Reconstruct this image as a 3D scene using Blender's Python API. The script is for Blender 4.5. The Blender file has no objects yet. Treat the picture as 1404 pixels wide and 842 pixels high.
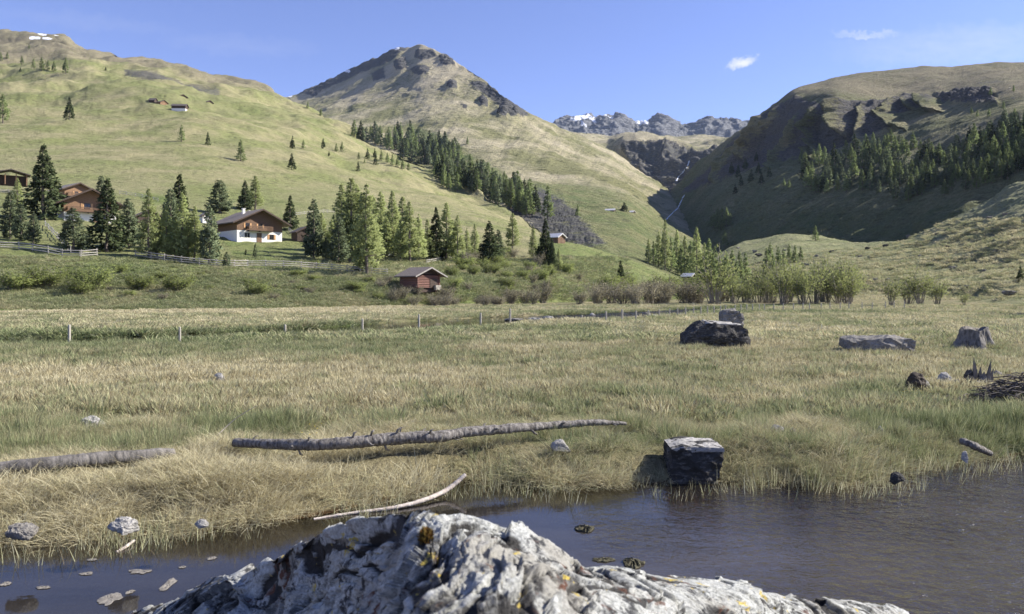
import bpy, bmesh, math, random
import numpy as np
from mathutils import Vector, Matrix
from mathutils.bvhtree import BVHTree

random.seed(7)
rng = np.random.default_rng(11)
scene = bpy.context.scene
COL = scene.collection
FPX, CX, HY, CAMZ = 1041.0, 702.0, 398.0, 2.2        # focal length / centre / horizon of the lens, eye height over the meadow
WATER_Z = -0.35
SUN_EL, SUN_AZ = math.radians(36), math.radians(80)   # azimuth from +Y towards +X
SUN = np.array([math.sin(SUN_AZ)*math.cos(SUN_EL), math.cos(SUN_AZ)*math.cos(SUN_EL), math.sin(SUN_EL)])

# ------------------------------------------------------------------ tagging
def tag(o, label=None, cat=None, group=None, kind=None):
    if label: o['label'] = label
    if cat: o['category'] = cat
    if group: o['group'] = group
    if kind: o['kind'] = kind
    return o

def empty(name, loc=(0, 0, 0), rz=0.0):
    o = bpy.data.objects.new(name, None); COL.objects.link(o)
    o.location = loc; o.rotation_euler = (0, 0, rz); o.empty_display_size = 0.2
    return o

def link_mesh(name, me, mats=(), parent=None, smooth=False):
    o = bpy.data.objects.new(name, me); COL.objects.link(o)
    for m in (mats if isinstance(mats, (list, tuple)) else [mats]): me.materials.append(m)
    if parent: o.parent = parent
    if smooth: me.polygons.foreach_set('use_smooth', np.ones(len(me.polygons), bool))
    return o

# ------------------------------------------------------------------ noise (numpy gradient noise)
_perm = np.random.default_rng(5).permutation(256); _perm = np.concatenate([_perm, _perm, _perm])
_g = np.random.default_rng(6).normal(size=(256, 3)); _g /= np.linalg.norm(_g, axis=1)[:, None]
def perlin(P):
    P = np.asarray(P, float); i = np.floor(P).astype(np.int64); f = P - i; i &= 255
    u = f*f*f*(f*(f*6-15)+10); out = 0
    for dx in (0, 1):
        wx = u[..., 0] if dx else 1-u[..., 0]
        for dy in (0, 1):
            wy = u[..., 1] if dy else 1-u[..., 1]
            for dz in (0, 1):
                wz = u[..., 2] if dz else 1-u[..., 2]
                h = _perm[_perm[_perm[(i[..., 0]+dx) & 255]+((i[..., 1]+dy) & 255)]+((i[..., 2]+dz) & 255)]
                g = _g[h]
                out = out + wx*wy*wz*(g[..., 0]*(f[..., 0]-dx)+g[..., 1]*(f[..., 1]-dy)+g[..., 2]*(f[..., 2]-dz))
    return out*1.5
def fbm(P, octv=4, gain=.5, lac=2.03):
    P = np.asarray(P, float); a, s = 1.0, 0
    for k in range(octv):
        s = s + a*perlin(P+17.3*k); P = P*lac; a *= gain
    return s
def ridged(P, octv=4, gain=.5, lac=2.1):
    P = np.asarray(P, float); a, s = 1.0, 0
    for k in range(octv):
        s = s + a*(1-2*np.abs(perlin(P+31.7*k))); P = P*lac; a *= gain
    return s
def sstep(a, b, x):
    t = np.clip((x-a)/(b-a), 0, 1); return t*t*(3-2*t)

def polydist(px, py, poly):
    """signed distance to a polygon, positive inside"""
    px = np.asarray(px, float); py = np.asarray(py, float)
    best = np.full(px.shape, 1e9); ins = np.zeros(px.shape, bool)
    n = len(poly)
    for k in range(n):
        x0, y0 = poly[k]; x1, y1 = poly[(k+1) % n]
        dx, dy = x1-x0, y1-y0; L = dx*dx+dy*dy+1e-9
        t = np.clip(((px-x0)*dx+(py-y0)*dy)/L, 0, 1)
        best = np.minimum(best, np.hypot(px-x0-t*dx, py-y0-t*dy))
        c = ((y0 > py) != (y1 > py)) & (px < (x1-x0)*(py-y0)/(y1-y0+1e-12)+x0)
        ins ^= c
    return np.where(ins, best, -best)
def linedist(px, py, line):
    """distance to a polyline and signed side (positive = right of it going down)"""
    px = np.asarray(px, float); py = np.asarray(py, float)
    best = np.full(px.shape, 1e9); side = np.zeros(px.shape); par = np.zeros(px.shape)
    n = len(line)-1
    for k in range(n):
        x0, y0 = line[k]; x1, y1 = line[k+1]
        dx, dy = x1-x0, y1-y0; L = dx*dx+dy*dy+1e-9
        t = np.clip(((px-x0)*dx+(py-y0)*dy)/L, 0, 1)
        d = np.hypot(px-x0-t*dx, py-y0-t*dy)
        m = d < best
        best = np.where(m, d, best); par = np.where(m, (k+t)/n, par)
        side = np.where(m, np.sign((px-x0)*dy-(py-y0)*dx), side)
    return best, side, par

def W(px, py, d):
    return Vector(((px-CX)/FPX*d, d, CAMZ+(HY-py)/FPX*d))
def GX(px, d): return (px-CX)/FPX*d
def on_plane(px, py, z=0.0):
    d = (CAMZ-z)*FPX/(py-HY); return Vector((GX(px, d), d, z))

# ------------------------------------------------------------------ node helpers
def new_mat(name):
    m = bpy.data.materials.new(name); m.use_nodes = True
    nt = m.node_tree; nt.nodes.clear()
    out = nt.nodes.new('ShaderNodeOutputMaterial')
    return m, nt, out
class N:
    """small node graph writer"""
    def __init__(s, nt): s.nt = nt
    def n(s, t, **kw):
        nd = s.nt.nodes.new(t)
        for k, v in kw.items():
            if k.startswith('_'): setattr(nd, k[1:], v)
        for k, v in kw.items():
            if not k.startswith('_'): s.set(nd, k, v)
        return nd
    def set(s, nd, k, v):
        sock = nd.inputs[int(k[1:])] if (k[0] == 'i' and k[1:].isdigit()) else nd.inputs[k.replace('__', ' ')]
        if isinstance(v, bpy.types.NodeSocket): s.nt.links.new(v, sock)
        elif isinstance(v, bpy.types.Node): s.nt.links.new(v.outputs[0], sock)
        else: sock.default_value = v
    def link(s, a, b): s.nt.links.new(a, b)
    def attr(s, name, t='GEOMETRY'): return s.n('ShaderNodeAttribute', _attribute_name=name, _attribute_type=t)
    def noise(s, vec, scale, detail=4, rough=.55, dist=0.0):
        return s.n('ShaderNodeTexNoise', Vector=vec, Scale=scale, Detail=detail, Roughness=rough, Distortion=dist).outputs[0]
    def ramp(s, fac, stops):
        r = s.n('ShaderNodeValToRGB', Fac=fac); e = r.color_ramp.elements
        while len(e) < len(stops): e.new(.5)
        for k, (p, c) in enumerate(stops):
            e[k].position = p; e[k].color = (*c, 1) if len(c) == 3 else c
        return r.outputs[0]
    def rng(s, v, a, b, c=0.0, d=1.0):
        return s.n('ShaderNodeMapRange', Value=v, i1=a, i2=b, i3=c, i4=d).outputs[0]
    def mix(s, f, a, b):
        m = s.n('ShaderNodeMix', _data_type='RGBA')
        for idx, v in ((0, f), (6, a), (7, b)):
            if isinstance(v, bpy.types.NodeSocket): s.nt.links.new(v, m.inputs[idx])
            elif isinstance(v, (tuple, list)): m.inputs[idx].default_value = (*v, 1) if len(v) == 3 else v
            else: m.inputs[idx].default_value = v
        return m.outputs[2]
    def math(s, op, a, b=None, clamp=False):
        m = s.n('ShaderNodeMath', _operation=op, _use_clamp=clamp, i0=a)
        if b is not None: s.set(m, 'i1', b)
        return m.outputs[0]
    def mulcol(s, col, f):
        m = s.n('ShaderNodeVectorMath', _operation='SCALE', i0=col); s.set(m, 'Scale', f); return m.outputs[0]
    def pos(s): return s.n('ShaderNodeNewGeometry').outputs['Position']
    def obj(s): return s.n('ShaderNodeTexCoord').outputs['Object']
    def scaled(s, vec, sc, rot=(0, 0, 0)):
        return s.n('ShaderNodeMapping', Vector=vec, Scale=sc, Rotation=rot).outputs[0]

# ------------------------------------------------------------------ terrain by lofting contour lines
def pchip_cols(V, seg):
    """V: K x nu control values -> smooth rows; seg: rows per interval"""
    K = V.shape[0]
    D = np.diff(V, axis=0); S = np.zeros_like(V)
    if K > 2:
        a, b = D[:-1], D[1:]
        S[1:-1] = np.where(a*b > 0, 2*a*b/(np.where(np.abs(a+b) < 1e-9, 1e-9, a+b)), 0)
    S[0] = D[0] if K == 2 else 1.5*D[0]-.5*S[1]; S[-1] = D[-1] if K == 2 else 1.5*D[-1]-.5*S[-2]
    rows = []
    for k in range(K-1):
        n = seg[k]
        for j in range(n + (1 if k == K-2 else 0)):
            t = j/n
            rows.append((2*t**3-3*t**2+1)*V[k]+(t**3-2*t**2+t)*S[k]+(-2*t**3+3*t**2)*V[k+1]+(t**3-t**2)*S[k+1])
    return np.array(rows)
def smooth_interp(x, xs, ys):
    """monotone cubic through control points of one contour"""
    xs = np.array(xs, float); ys = np.array(ys, float)
    h = np.diff(xs); d = np.diff(ys)/h; m = np.zeros_like(ys)
    m[0], m[-1] = d[0], d[-1]
    a, b = d[:-1], d[1:]
    m[1:-1] = np.where(a*b > 0, 2*a*b/np.where(np.abs(a+b) < 1e-12, 1e-12, a+b), 0)
    x = np.clip(x, xs[0], xs[-1]); k = np.clip(np.searchsorted(xs, x)-1, 0, len(xs)-2)
    t = (x-xs[k])/h[k]
    return (2*t**3-3*t**2+1)*ys[k]+(t**3-2*t**2+t)*h[k]*m[k]+(-2*t**3+3*t**2)*ys[k+1]+(t**3-t**2)*h[k]*m[k+1]

GROUND = []   # (verts, faces) for ray casting
class Loft:
    def __init__(s, p0, p1, nu, lines, seg, back=(80, 60)):
        px = np.linspace(p0, p1, nu); D, Z = [], []
        for L in lines:
            L = np.array(L, float)
            d = np.exp(smooth_interp(px, L[:, 0], np.log(L[:, 2]))); y = smooth_interp(px, L[:, 0], L[:, 1])
            D.append(d); Z.append(CAMZ+(HY-y)/FPX*d)
        D = pchip_cols(np.array(D), seg); Z = pchip_cols(np.array(Z), seg)
        for f in (.25, .6, 1.0):                       # the far side falls away behind the crest
            D = np.vstack([D, D[-1]*0+D[len(D)-1]+back[0]*f]) if f == .25 else np.vstack([D, s.top_d+back[0]*f])
            if f == .25: s.top_d = D[-2].copy(); s.top_z = Z[-1].copy()
            Z = np.vstack([Z, s.top_z-back[1]*f*f])
        s.px = np.broadcast_to(px, D.shape).copy(); s.D = D
        s.X = (s.px-CX)/FPX*D; s.Y = D.copy(); s.Z = Z
        s.nt, s.nu = D.shape
        s.py = HY-(s.Z-CAMZ)*FPX/s.D
    def P(s): return np.stack([s.X, s.Y, s.Z], -1)
    def normals(s):
        P = s.P(); du = np.gradient(P, axis=1); dv = np.gradient(P, axis=0)
        n = np.cross(du, dv); n /= np.linalg.norm(n, axis=-1)[..., None]+1e-12
        return n*np.sign(n[..., 2:3]+1e-9)
    def displace(s, amt, n=None):
        n = s.normals() if n is None else n
        s.X += n[..., 0]*amt; s.Y += n[..., 1]*amt; s.Z += n[..., 2]*amt
    def build(s, name, mat, attrs, cast=True, label=None):
        me = bpy.data.meshes.new(name); nt, nu = s.nt, s.nu
        P = s.P().reshape(-1, 3)
        a = (np.arange(nt-1)[:, None]*nu+np.arange(nu-1)[None, :]).ravel()
        F = np.stack([a, a+1, a+nu+1, a+nu], 1)
        me.vertices.add(len(P)); me.vertices.foreach_set('co', P.astype(np.float32).ravel())
        me.loops.add(F.size); me.loops.foreach_set('vertex_index', F.astype(np.int32).ravel())
        me.polygons.add(len(F)); me.polygons.foreach_set('loop_start', np.arange(0, F.size, 4, dtype=np.int32))
        me.update(calc_edges=True)
        for k, v in attrs.items():
            at = me.attributes.new(k, 'FLOAT', 'POINT'); at.data.foreach_set('value', np.clip(v, 0, 1).astype(np.float32).ravel())
        o = link_mesh(name, me, mat, smooth=True); tag(o, kind='structure')
        if cast:
            ii = np.arange(0, nt, 2); jj = np.arange(0, nu, 2)
            if ii[-1] != nt-1: ii = np.append(ii, nt-1)
            Q = s.P()[ii][:, jj]; n2, m2 = Q.shape[:2]
            b = (np.arange(n2-1)[:, None]*m2+np.arange(m2-1)[None, :]).ravel()
            GROUND.append((Q.reshape(-1, 3), np.stack([b, b+1, b+m2+1, b+m2], 1)))
        return o

def hill_material(name, s1, tan, tan2, green, green2, rockc, rockd, brown=(.165, .142, .10), bump=1.0, spots=.5):
    """grassland / rock / snow cover; s1 is the size in metres of the mottling"""
    m, nt, out = new_mat(name); g = N(nt)
    pos = g.pos()
    n1 = g.noise(pos, 1/s1, 6, .62); n2 = g.noise(g.scaled(pos, (1, 1, 2.2)), 4.3/s1, 6, .65); n3 = g.noise(pos, .33/s1, 4, .5)
    n4 = g.noise(pos, 17/s1, 5, .7)
    base = g.mix(g.rng(n1, .38, .62), tan, tan2)
    base = g.mix(g.rng(n3, .42, .62), base, green2)
    gr = g.mix(g.rng(n1, .36, .64), green, green2)
    a_g = g.attr('green').outputs['Fac']; a_r = g.attr('rock').outputs['Fac']; a_b = g.attr('brown').outputs['Fac']; a_s = g.attr('snow').outputs['Fac']
    f = g.rng(g.math('ADD', a_g, g.math('MULTIPLY', g.math('SUBTRACT', n2, .5), .9)), .3, .7)
    col = g.mix(f, base, gr)
    fb = g.rng(g.math('ADD', a_b, g.math('MULTIPLY', g.math('SUBTRACT', n2, .5), 1.0)), .3, .7)
    col = g.mix(fb, col, g.mix(n4, brown, tuple(c*1.5 for c in brown)))
    # dwarf shrubs and heath: dark ragged spots
    sp = g.rng(g.noise(g.scaled(pos, (1, 1, 2.5)), 6.0/s1, 5, .7, .6), .56, .63)
    sp = g.math('MULTIPLY', sp, g.math('MULTIPLY', g.rng(n1, .45, .6), spots))
    col = g.mix(sp, col, (.045, .052, .028))
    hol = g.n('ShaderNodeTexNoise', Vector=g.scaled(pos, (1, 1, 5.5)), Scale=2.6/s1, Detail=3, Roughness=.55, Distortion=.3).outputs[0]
    col = g.mix(g.math('MULTIPLY', g.rng(hol, .565, .64), g.rng(n3, .40, .58, .25, .85)), col, (.085, .088, .042))  # juniper streaks and the shade of hollows, put into the colour
    n5 = g.noise(g.scaled(pos, (1, 1, 2)), 40/s1, 4, .7)
    col = g.mulcol(col, g.math('MULTIPLY', g.rng(n4, .25, .75, .62, 1.38), g.rng(n5, .25, .75, .7, 1.3)))
    rk = g.mix(g.rng(g.noise(g.scaled(pos, (1, 1, 3)), 9/s1, 7, .7), .35, .65), rockc, rockd)
    fr = g.rng(g.math('ADD', a_r, g.math('MULTIPLY', g.math('SUBTRACT', n2, .5), 1.1)), .36, .6)
    col = g.mix(fr, col, rk)
    fs = g.rng(g.math('ADD', a_s, g.math('MULTIPLY', g.math('SUBTRACT', n2, .5), .5)), .48, .56)
    col = g.mix(fs, col, (.8, .82, .86))
    h = g.math('ADD', g.math('MULTIPLY', n2, .5), g.math('ADD', g.math('MULTIPLY', n4, .3), g.math('MULTIPLY', hol, -.25)))
    bp = g.n('ShaderNodeBump', Strength=1.0*bump, Distance=s1*.22, Height=h)
    b = g.n('ShaderNodeBsdfPrincipled', Base__Color=col, Roughness=.95, Normal=bp)
    b.inputs['Specular IOR Level'].default_value = .1
    g.link(b.outputs[0], out.inputs[0])
    return m

TAN, TAN2 = (.305, .276, .150), (.238, .226, .114)
GREEN, GREEN2 = (.130, .165, .055), (.205, .218, .088)
ROCK, ROCKD = (.20, .19, .18), (.085, .08, .08)

# ---- the long grassy hillside on the left
A = Loft(-260, 1010, 620, [
    [(-260,452,55),(0,435,74),(300,431,82),(600,422,108),(720,418,128),(830,415,155),(900,413,175),(1010,411,200)],
    [(-260,385,78),(0,392,90),(300,397,98),(540,400,108),(640,395,120),(760,395,145),(860,402,180),(1010,407,212)],
    [(-260,330,100),(0,345,108),(160,357,110),(330,368,114),(540,378,118),(640,372,138),(760,370,170),(860,385,205),(960,400,225),(1010,406,225)],
    [(-260,275,165),(0,298,152),(110,304,158),(240,318,164),(345,327,170),(450,340,166),(520,354,158),(650,352,175),(760,334,240),(850,354,260),(940,386,262),(1010,404,262)],
    [(-260,200,330),(0,225,300),(200,232,310),(400,257,320),(560,278,330),(650,292,335),(720,312,320),(780,337,295),(850,356,288),(940,388,280),(1010,403,280)],
    [(-260,110,600),(0,134,560),(250,152,520),(400,192,520),(500,224,520),(600,258,500),(700,302,410),(770,331,330),(850,358,310),(940,390,295),(1010,402,300)],
    [(-260,66,860),(0,80,840),(150,92,800),(230,104,760),(320,128,740),(400,160,700),(480,186,650),(600,243,590),(700,298,440),(780,336,345),(850,360,325),(940,392,305),(1010,402,310)],
    [(-260,38,1050),(0,47,1040),(50,49,1040),(85,50,1030),(100,58,1010),(150,70,990),(200,79,970),(250,94,950),(300,105,930),(340,112,915),(370,124,900),(420,150,820),(470,168,740),(540,205,660),(600,234,605),(660,266,525),(720,300,445),(780,337,352),(850,361,330),(940,393,312),(1010,402,318)],
], [26, 30, 40, 60, 70, 56, 40], back=(90, 70))
P = A.P()
far = sstep(200, 700, A.D)
terr = fbm(P*np.array([.035, .02, .06]), 4)
A.displace(fbm(P*.012, 5)*(.45+9*far)*sstep(95, 170, A.D) + terr*(.35+1.6*far)*sstep(85, 130, A.D) + fbm(P*.3, 3)*.22*sstep(78, 95, A.D))
browm = sstep(-6, 10, -polydist(A.px, A.py, [(-300,86),(0,88),(140,90),(230,103),(300,124),(345,130),(390,150),(390,500),(-300,500)]))
ridgem = browm*(A.D > 600)*sstep(425, 365, A.px)
A.displace(ridged(P*.012, 5)*2.2*ridgem - 1.2*ridgem)
rockA = .62*sstep(-5, 4, polydist(A.px, A.py, [(168,97),(215,100),(300,124),(305,130),(230,116),(172,104)]))
rockA = np.maximum(rockA, .22*ridgem*sstep(0, 400, A.px))
rockA = np.maximum(rockA, .38*sstep(-10, 10, polydist(A.px, A.py, [(640,225),(700,250),(760,262),(800,290),(835,338),(780,332),(745,318),(700,296)])))
snowA = np.zeros_like(A.px)
for q in ([(39,55),(57,55),(57,58),(41,57)], [(52,49.5),(66,50),(64,52.5),(52,52)], [(58,55.5),(74,56),(72,58.5),(60,58)], [(75,51),(83,51.5),(81,54.5),(75,54)], [(159,76),(168,77),(166,80),(160,79.5)], [(300,109),(304,110),(303,113),(300,112)]):
    snowA = np.maximum(snowA, .8*sstep(-.1, .9, polydist(A.px, A.py, q)))
greenA = np.maximum.reduce([
    .95*sstep(-8, 16, polydist(A.px, A.py, [(300,322),(400,322),(432,365),(320,366)])),
    1.0*sstep(-10, 14, polydist(A.px, A.py, [(735,325),(770,325),(860,352),(960,390),(900,412),(700,412),(640,405),(660,385),(730,370)])),
    .80*sstep(-10, 10, A.py-352+(A.px-100)*-.04), .52*sstep(-70, 60, A.py-240)*sstep(620, 440, A.px),
    .5*sstep(-12, 14, polydist(A.px, A.py, [(150,95),(240,118),(330,130),(420,155),(470,175),(440,190),(330,165),(200,140),(120,130)])),
    .9*sstep(-4, 6, polydist(A.px, A.py, [(180,262),(225,266),(260,285),(200,283)]))])
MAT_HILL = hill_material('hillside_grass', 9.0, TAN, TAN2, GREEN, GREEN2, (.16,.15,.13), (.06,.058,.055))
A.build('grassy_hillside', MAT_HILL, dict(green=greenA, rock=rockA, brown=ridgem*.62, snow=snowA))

# ---- the pyramid peak and its long right flank
B = Loft(300, 1060, 640, [
    [(300,300,700),(470,260,800),(600,285,620),(700,325,480),(760,350,400),(830,364,345),(900,384,340),(960,402,340),(1060,408,360)],
    [(300,205,1500),(470,185,1400),(600,220,1150),(700,242,950),(770,268,800),(855,293,690),(900,328,600),(940,350,560),(1000,366,540),(1060,385,540)],
    [(300,185,2000),(390,165,2050),(470,150,1950),(575,140,1750),(700,192,1400),(770,218,1300),(850,250,1200),(900,288,1080),(925,310,960),(960,340,780),(1060,383,600)],
    [(300,165,2750),(385,133,2700),(400,130,2690),(440,117,2620),(480,97,2540),(520,78,2450),(548,67,2390),(560,66,2370),(575,61,2300),(590,66,2230),(620,83,2080),(660,107,1900),(700,140,1700),(728,158,1700),(744,166,1720),(770,178,1750),(800,190,1780),(835,206,1800),(870,230,1750),(900,248,1650),(918,264,1500),(940,300,1150),(960,338,900),(1060,382,650)],
], [70, 110, 120], back=(250, 170))
P = B.P()
rockB = np.zeros_like(B.px)
for q, a in (([(405,128),(470,98),(545,64),(560,66),(530,88),(500,100),(470,112),(430,133)], 1.0), ([(508,100),(528,90),(530,110),(512,116)], .75), ([(540,86),(556,80),(560,96),(545,100)], 1.1),
             ([(562,96),(575,90),(592,92),(588,104),(570,104)], .9), ([(570,68),(594,68),(600,78),(580,84),(568,80)], .95), ([(602,77),(620,80),(625,92),(604,90)], 1.1),
             ([(614,112),(626,112),(626,124),(616,124)], 1.1), ([(640,108),(668,114),(705,140),(728,160),(700,165),(680,140),(650,122)], .8), ([(657,133),(668,134),(668,146),(660,146)], 1.1), ([(684,147),(694,146),(694,166),(684,162)], 1.0),
             ([(700,146),(712,150),(712,164),(700,160)], 1.0), ([(634,144),(642,146),(640,152),(634,152)], .9)):
    rockB = np.maximum(rockB, a*sstep(-3, 4, polydist(B.px, B.py, q)))
near = sstep(900, 350, B.D)
crestB = 1-.75*sstep(1500, 2200, B.D)*sstep(150, 70, B.py)
B.displace((fbm(P*.005, 5)*8*(1-near) + fbm(P*.03, 4)*(2.2-1.2*near))*crestB)
gul = ridged(np.stack([(B.px+.75*B.py)*.035, B.py*.006, B.px*0], -1), 4)
B.displace((gul-.4)*1.5*sstep(800, 1400, B.D))
B.displace(rockB*(ridged(P*.026, 5)-.6)*6)
for cx_, cy_, r_ in ((550,92,9),(577,98,9),(612,84,9),(620,118,7),(662,140,6),(690,155,8),(706,156,7)):   # crags standing proud of the slope
    q = np.exp(-(((B.px-cx_)/r_)**2+((B.py-cy_)/r_)**2)); B.displace(q*9)
    rockB = np.maximum(rockB, 1.1*sstep(.3, .75, q))
screeB = .62*sstep(-10, 10, polydist(B.px, B.py, [(690,258),(745,258),(775,275),(800,300),(836,340),(700,345)]))
rockB = np.maximum(rockB, screeB); B.displace(screeB*ridged(P*.09, 4)*2.2)
greenB = np.maximum.reduce([
    1.0*sstep(-8, 12, polydist(B.px, B.py, [(555,165),(610,188),(680,225),(720,262),(660,260),(600,210),(560,185)])),
    .72*sstep(-14, 20, polydist(B.px, B.py, [(700,240),(780,240),(860,262),(920,300),(1060,380),(1060,420),(780,420),(740,290)]))])
brownB = .45*sstep(30, -30, B.py-150)*(B.px < 770)
snowB = np.zeros_like(B.px)
for q in ([(474,100),(481,98),(480,101)], [(541,69),(548,68),(546,71)], [(394,131),(400,130),(399,132)]): snowB = np.maximum(snowB, sstep(-1.6, .4, polydist(B.px, B.py, q)))
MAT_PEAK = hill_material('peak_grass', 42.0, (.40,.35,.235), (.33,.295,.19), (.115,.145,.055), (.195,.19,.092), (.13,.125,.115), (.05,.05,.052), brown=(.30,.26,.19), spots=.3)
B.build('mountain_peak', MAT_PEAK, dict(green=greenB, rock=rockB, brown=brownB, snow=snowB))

# ---- head of the valley: plateau with dark cliffs
C_ = Loft(730, 1110, 300, [
    [(730,262,1900),(830,262,1950),(870,275,1850),(905,290,1650),(935,290,1550),(960,280,1600),(1110,290,1600)],
    [(730,225,2080),(830,222,2050),(850,228,2010),(880,250,1900),(905,262,1820),(935,262,1750),(960,250,1780),(1110,250,1800)],
    [(730,205,2200),(830,206,2180),(860,198,2080),(880,197,2060),(910,203,2100),(940,212,2060),(980,205,2050),(1110,200,2050)],
    [(730,182,2900),(800,182,2950),(830,186,3000),(900,188,3000),(960,189,2950),(1030,188,2800),(1110,186,2800)],
], [40, 60, 60], back=(300, 120))
P = C_.P()
cliffC = sstep(-6, 6, polydist(C_.px, C_.py, [(850,205),(872,197),(915,203),(960,210),(1110,205),(1110,270),(900,275),(880,245)]))
C_.displace(fbm(P*.006, 5)*18 + cliffC*((ridged(P*np.array([.012, .012, .004]), 5)-.4)*24))
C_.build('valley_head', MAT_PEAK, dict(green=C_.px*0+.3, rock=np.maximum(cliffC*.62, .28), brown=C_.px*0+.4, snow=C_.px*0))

# ---- far snow-streaked peaks
Dm = Loft(680, 1130, 420, [
    [(680,215,4000),(1130,215,4000)],
    [(680,190,4500),(800,180,4450),(850,178,4400),(870,182,4500),(905,178,4400),(935,186,4500),(980,178,4500),(1130,190,4500)],
    [(680,190,5000),(740,178,5000),(765,170,5000),(778,164,5000),(795,162,5000),(820,163,5000),(840,162,4950),(855,161,4900),(862,167,4900),(868,173,4950),(890,173,5000),(897,167,4950),(904,161,4900),(912,162,4900),(920,164,4900),(928,172,4950),(935,177,5000),(950,173,5000),(962,168,5000),(972,165,5000),(985,168,5000),(995,166,5000),(1002,168,5000),(1016,170,5000),(1030,174,5000),(1060,182,5000),(1130,195,5000)],
], [30, 70], back=(400, 260))
P = Dm.P()
Dm.displace((ridged(P*.0065, 6)-.6)*34)
snowD = np.zeros_like(Dm.px)
for q in ([(780,166),(800,163),(832,163),(836,166),(815,168),(822,172),(805,170),(790,174),(782,171)], [(796,171),(806,173),(804,176),(796,175)], [(866,173),(892,172),(890,177),(872,178)], [(820,166),(846,164),(840,167)]):
    snowD = np.maximum(snowD, 1.0*sstep(-.4, 1.8, polydist(Dm.px, Dm.py, q)))
snowD = np.maximum(snowD, .22*sstep(900, 780, Dm.px))
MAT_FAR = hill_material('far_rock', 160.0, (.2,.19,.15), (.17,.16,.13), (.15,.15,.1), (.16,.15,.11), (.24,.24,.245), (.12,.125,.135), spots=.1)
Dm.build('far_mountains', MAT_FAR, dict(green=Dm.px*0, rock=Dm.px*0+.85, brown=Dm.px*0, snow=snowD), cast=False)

# ---- the cliff-topped mountain on the right
E = Loft(850, 1640, 660, [
    [(850,402,900),(930,400,800),(980,402,620),(1040,402,560),(1120,402,480),(1200,402,400),(1240,402,370),(1300,404,320),(1404,404,260),(1640,410,180)],
    [(850,350,1150),(930,325,1050),(980,338,850),(1040,336,720),(1120,336,600),(1200,338,515),(1240,334,480),(1300,318,430),(1404,290,385),(1640,300,300)],
    [(850,345,1250),(930,295,1250),(980,270,1080),(1040,262,920),(1100,258,800),(1150,252,725),(1200,245,668),(1240,240,640),(1300,230,590),(1404,208,492),(1640,190,380)],
    [(850,340,1300),(930,275,1360),(1000,232,1210),(1050,212,1090),(1090,205,1010),(1150,195,930),(1200,186,890),(1240,172,870),(1290,162,810),(1404,158,615),(1640,140,480)],
    [(850,338,1400),(930,268,1440),(1000,202,1330),(1050,166,1190),(1090,134,1090),(1120,138,1010),(1150,141,960),(1230,138,985),(1290,128,945),(1404,127,715),(1640,110,560)],
    [(850,336,1500),(925,266,1530),(960,228,1500),(1000,193,1450),(1020,179,1400),(1035,167,1370),(1050,155,1340),(1075,137,1300),(1090,125,1280),(1105,118,1270),(1125,112,1260),(1150,106,1250),(1180,100,1250),(1200,98,1250),(1250,91,1250),(1275,87,1250),(1305,88,1250),(1340,86,1220),(1404,87,1180),(1640,86,1050)],
], [12, 60, 80, 70, 70], back=(200, 120))
P = E.P()
n0 = E.normals()
E.displace(fbm(P*.006, 5)*6 + fbm(P*.03, 4)*1.6, n0)
cliffE = sstep(-8, 8, polydist(E.px, E.py, [(1000,202),(1060,150),(1092,131),(1120,140),(1150,141),(1185,140),(1225,138),(1240,128),(1280,130),(1285,150),(1240,157),(1215,170),(1225,182),(1180,200),(1130,215),(1080,225),(1030,235),(960,262),(930,275)]))
cl2 = sstep(-5, 5, polydist(E.px, E.py, [(1283,127),(1362,126),(1368,142),(1330,147),(1292,142)]))
E.displace(cliffE*(ridged(P*np.array([.018, .018, .004]), 5)*7+ridged(P*np.array([.006, .006, .034]), 4)*4.5-7) + cl2*(ridged(P*.03, 4)*7-4), n0)
E.displace(ridged(np.stack([P[..., 1]*.017+.3*fbm(P*.01, 3), P[..., 0]*.0035, P[..., 2]*0], -1), 5)*5.0*sstep(140, 190, E.py)*(1-cliffE), n0)
# buttress ribs: rock ribs that stand out of the cliff and catch the sun on their right side
ribs = [([(1128,140),(1122,160),(1112,178),(1120,195),(1128,214)], 7, 30), ([(1146,141),(1150,160),(1158,178),(1164,186)], 15, 46), ([(1216,140),(1222,150),(1205,160),(1235,180)], 14, 26),
        ([(1266,131),(1264,145),(1285,155)], 12, 24), ([(1060,160),(1048,176),(1036,196)], 12, 26), ([(1240,140),(1250,150)], 9, 18), ([(1105,205),(1118,222)], 12, 20), ([(1078,146),(1052,182),(1022,216)], 9, 24), ([(1102,150),(1088,188),(1062,232)], 9, 26), ([(1040,182),(1006,222),(982,246)], 9, 22), ([(1178,146),(1186,170),(1180,196)], 8, 20)]
ribm = np.zeros_like(E.px)
for line, w, amp in ribs:
    d_, sd, par = linedist(E.px, E.py, line)
    prof = np.where(sd > 0, np.clip(1-d_/(w*1.0), 0, 1), np.clip(1-d_/(w*.45), 0, 1))*sstep(0, .28, par+.03)
    wob = 1+.35*fbm(P*.03, 3)
    E.X -= prof*amp*.75*wob; E.Y -= prof*amp*.55*wob
    ribm = np.maximum(ribm, prof)
greenE = np.maximum(.55*sstep(150, 240, E.py), .75*sstep(20, 140, E.py-190))
brownE = .55*sstep(160, 120, E.py)
rockE = np.maximum.reduce([cliffE*.78*(1-.75*ribm), cl2*.9, .25*sstep(130, 170, E.py), .5*sstep(-3, 3, polydist(E.px, E.py, [(1335,112),(1375,110),(1385,116),(1345,117)]))])
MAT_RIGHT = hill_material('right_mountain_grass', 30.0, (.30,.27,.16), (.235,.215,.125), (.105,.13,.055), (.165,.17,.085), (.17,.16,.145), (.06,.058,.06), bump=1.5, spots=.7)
E.build('rocky_mountain', MAT_RIGHT, dict(green=greenE, rock=rockE, brown=brownE, snow=E.px*0))

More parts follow.
